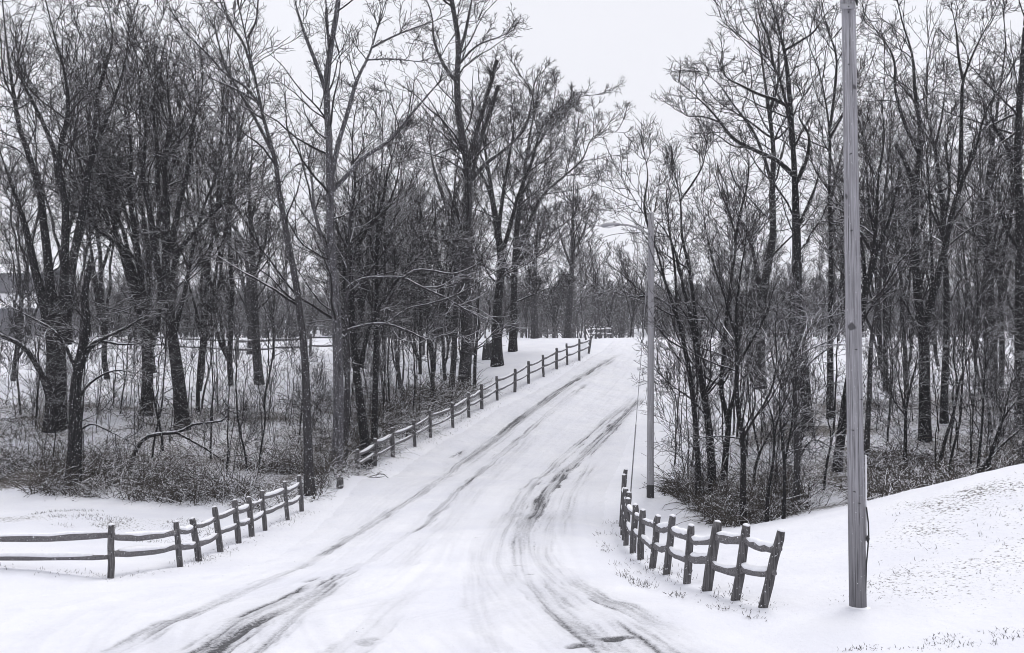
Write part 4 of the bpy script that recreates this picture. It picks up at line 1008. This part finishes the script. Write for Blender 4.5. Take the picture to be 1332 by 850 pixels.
# ------------------------------------------------------------------ undergrowth, grass, falling snow
M_leaf = bark_mat("dry_leaves", (0.03, 0.026, 0.022), (0.09, 0.08, 0.07), 0.9, 0.68, False, 0.5)
def brush(label, polys, n, seed, lmin, lmax, leaves=0, rm_=0.006, dmul=0.00028):
    rs = np.random.default_rng(seed)
    xs, ys = [], []
    for poly, share in polys:
        lo, hi = poly.min(0), poly.max(0); need = int(n * share); got = 0
        while got < need:
            x = rs.uniform(lo[0], hi[0], 4000); y = rs.uniform(lo[1], hi[1], 4000)
            m = inside(x, y, poly) & (vnoise(x * 0.55, y * 0.55, seed) + 0.25 * rs.random(4000) > 0.46)
            xs.append(x[m][:need - got]); ys.append(y[m][:need - got]); got += min(m.sum(), need - got)
    x = np.concatenate(xs); y = np.concatenate(ys); m = len(x); z = terrain(x, y) - 0.04
    k = 6; d = unit(np.stack([rs.normal(0, 1, m), rs.normal(0, 1, m), rs.uniform(0.4, 2.6, m)], -1))
    L = rs.uniform(lmin, lmax, m) * rs.uniform(0.4, 1.0, m)
    Pt = np.empty((m, k, 3)); Pt[:, 0] = np.stack([x, y, z], -1)
    for i in range(1, k):
        d = unit(d + rs.normal(0, 0.18, (m, 3)) + np.array([0, 0, -0.22]))
        Pt[:, i] = Pt[:, i - 1] + d * (L / (k - 1))[:, None]
    rb = (rm_ * rs.uniform(0.7, 1.6, m) + dmul * y * 0.6)
    R = rb[:, None] * np.linspace(1, 0.5, k)[None]
    mb = MB(); mb.tubes(Pt, R, 3)
    A1, R1 = grow(Pt, R, 1.6, 0.2, 0.95, 50, 0.45, 4, 0.25, -0.02, 0.8, rm_ * 0.8, rs, 0.1, 0.8); mb.tubes(A1, R1, 3)
    if leaves:
        pi = rs.integers(0, m, leaves); ti = rs.integers(1, k, leaves)
        c = Pt[pi, ti] + rs.normal(0, 0.05, (leaves, 3))
        a = unit(rs.normal(0, 1, (leaves, 3))); b = unit(np.cross(a, rs.normal(0, 1, (leaves, 3))))
        s = rs.uniform(0.02, 0.05, leaves)[:, None]
        V = np.stack([c - a * s, c + b * s * 0.5, c + a * s, c - b * s * 0.5], 1)
        mb.add(V.reshape(-1, 3), np.arange(leaves * 4).reshape(-1, 4))
    o0 = np.array([x.mean(), y.mean(), 0]); o = mb.build("undergrowth", M_leaf, None, o0, False, tuple(o0)); tag(o, label, "undergrowth", kind="stuff")
band_l = P(*np.array([(-60, 646, 32.2), (130, 649, 32), (260, 657, 31.2), (330, 668, 30), (420, 650, 31.5), (455, 622, 35.5), (440, 600, 37.5), (300, 612, 36), (100, 610, 36), (-60, 610, 36)]).T)[:, :2]
band_r = P(*np.array([(866, 642, 31), (890, 667, 29), (960, 692, 25.7), (1030, 683, 25.2), (1060, 674, 25.3), (1050, 630, 30), (960, 635, 31.5), (890, 622, 33.5)]).T)[:, :2]
band_m = P(*np.array([(1120, 660, 24), (1250, 636, 24.5), (1420, 610, 25), (1420, 570, 34), (1130, 580, 34)]).T)[:, :2]
band_u = P(*np.array([(462, 612, 38), (530, 572, 42.2), (600, 535, 49), (620, 515, 52), (560, 525, 50), (470, 570, 44)]).T)[:, :2]
brush("tangled leafless undergrowth along the edge of the left thicket", [(band_l, 0.45), (WOODS_L, 0.55)], 7600, 41, 0.5, 2.1, 7500)
brush("dry upright brush behind the upper rail fence", [(band_u, 1.0)], 2600, 42, 0.7, 2.8, 1600)
brush("tangled leafless undergrowth around the clump right of the lamp post", [(band_r, 0.5), (WOODS_R, 0.5)], 3900, 43, 0.5, 2.0, 3600)
brush("dark brush behind the crest of the snow mound", [(band_m, 1.0)], 2600, 44, 0.5, 1.5, 2600)

def grass():
    rs = np.random.default_rng(5)
    xs, ys = [], []
    def line(pl, n, sd):
        t = rs.random(n); q_ = resample(pl, 60); i = (t * 59).astype(int)
        keep = vnoise(i * 0.6, i * 0.0, int(sd * 100)) > 0.42
        xs.append(q_[i, 0][keep] + rs.normal(0, sd, keep.sum())); ys.append(q_[i, 1][keep] + rs.normal(0, sd, keep.sum()))
    line(SHOULDER, 500, 0.07); line(fr, 700, 0.22); line(fl, 900, 0.22); line(fu, 1100, 0.35)
    def area(poly, n, sc, th):
        lo, hi = poly.min(0), poly.max(0); x = rs.uniform(lo[0], hi[0], n * 6); y = rs.uniform(lo[1], hi[1], n * 6)
        m = inside(x, y, poly) & (vnoise(x * sc, y * sc, 31) > th)
        xs.append(x[m][:n]); ys.append(y[m][:n])
    area(LAWN_L, 1500, 1.2, 0.55); area(LAWN_R, 420, 3.5, 0.5); area(MOUND, 420, 2.0, 0.66)
    x = np.concatenate(xs); y = np.concatenate(ys); m = len(x); z = terrain(x, y) - 0.015
    d = unit(np.stack([rs.normal(0, 1, m), rs.normal(0, 1, m), rs.uniform(0.6, 2, m)], -1)); L = rs.uniform(0.03, 0.11, m) * np.where(y < 15, 0.55, 1.0)
    Pt = np.empty((m, 3, 3)); Pt[:, 0] = np.stack([x, y, z], -1)
    for i in (1, 2):
        d = unit(d + rs.normal(0, 0.3, (m, 3))); Pt[:, i] = Pt[:, i - 1] + d * (L / 2)[:, None]
    R = (rs.uniform(0.002, 0.006, m))[:, None] * np.array([1, 0.9, 0.4])
    mb = MB(); mb.tubes(Pt, R, 3); o = mb.build("grass", M_leaf, None, None, False); tag(o, "dead grass blades poking through the snow", "grass", kind="stuff")
grass()

def snowfall():
    rs = np.random.default_rng(8); n = 26000
    y = 5 + 55 * rs.random(n) ** 0.75; x = rs.uniform(-0.62, 0.62, n) * y; z = rs.uniform(-1.2, 22, n)
    ok = z < CAM_Z + 0.42 * y; x, y, z = x[ok], y[ok], z[ok]; ok = z > terrain0(x, y) + 0.05; x, y, z = x[ok], y[ok], z[ok]
    n = len(x); s = (rs.uniform(0.004, 0.009, n) * np.clip(0.5 + y / 26.0, 0, 2.2))[:, None, None]
    tet = np.array([[0, 0, 1.3], [0.94, 0, -.33], [-.47, .82, -.33], [-.47, -.82, -.33]])
    V = np.stack([x, y, z], -1)[:, None] + tet[None] * s * rs.uniform(0.6, 1.2, (n, 1, 3))
    f = np.array([[0, 1, 2], [0, 2, 3], [0, 3, 1], [1, 3, 2]])
    Q = (np.arange(n)[:, None, None] * 4 + f[None]).reshape(-1, 3)
    o = link("snowfall", mesh("snowfall", V.reshape(-1, 3), Q, M_snow, True)); tag(o, "falling snowflakes drifting through the air", "snow", kind="stuff")
snowfall()

# ------------------------------------------------------------------ haze
mb = MB(); box(mb, (-330, -30, -3.5), (330, 420, 46))
hm = bpy.data.materials.new("haze"); hm.use_nodes = True; ht = hm.node_tree; ht.nodes.clear()
out = ht.nodes.new("ShaderNodeOutputMaterial"); pv = ht.nodes.new("ShaderNodeVolumePrincipled")
pv.inputs["Color"].default_value = (0.95, 0.95, 0.99, 1); pv.inputs["Density"].default_value = 0.00045
ht.links.new(pv.outputs[0], out.inputs["Volume"])
o = mb.build("haze", hm, None, None, False); tag(o, kind="stuff"); o["label"] = "thin haze of falling snow in the air"
o.visible_shadow = True
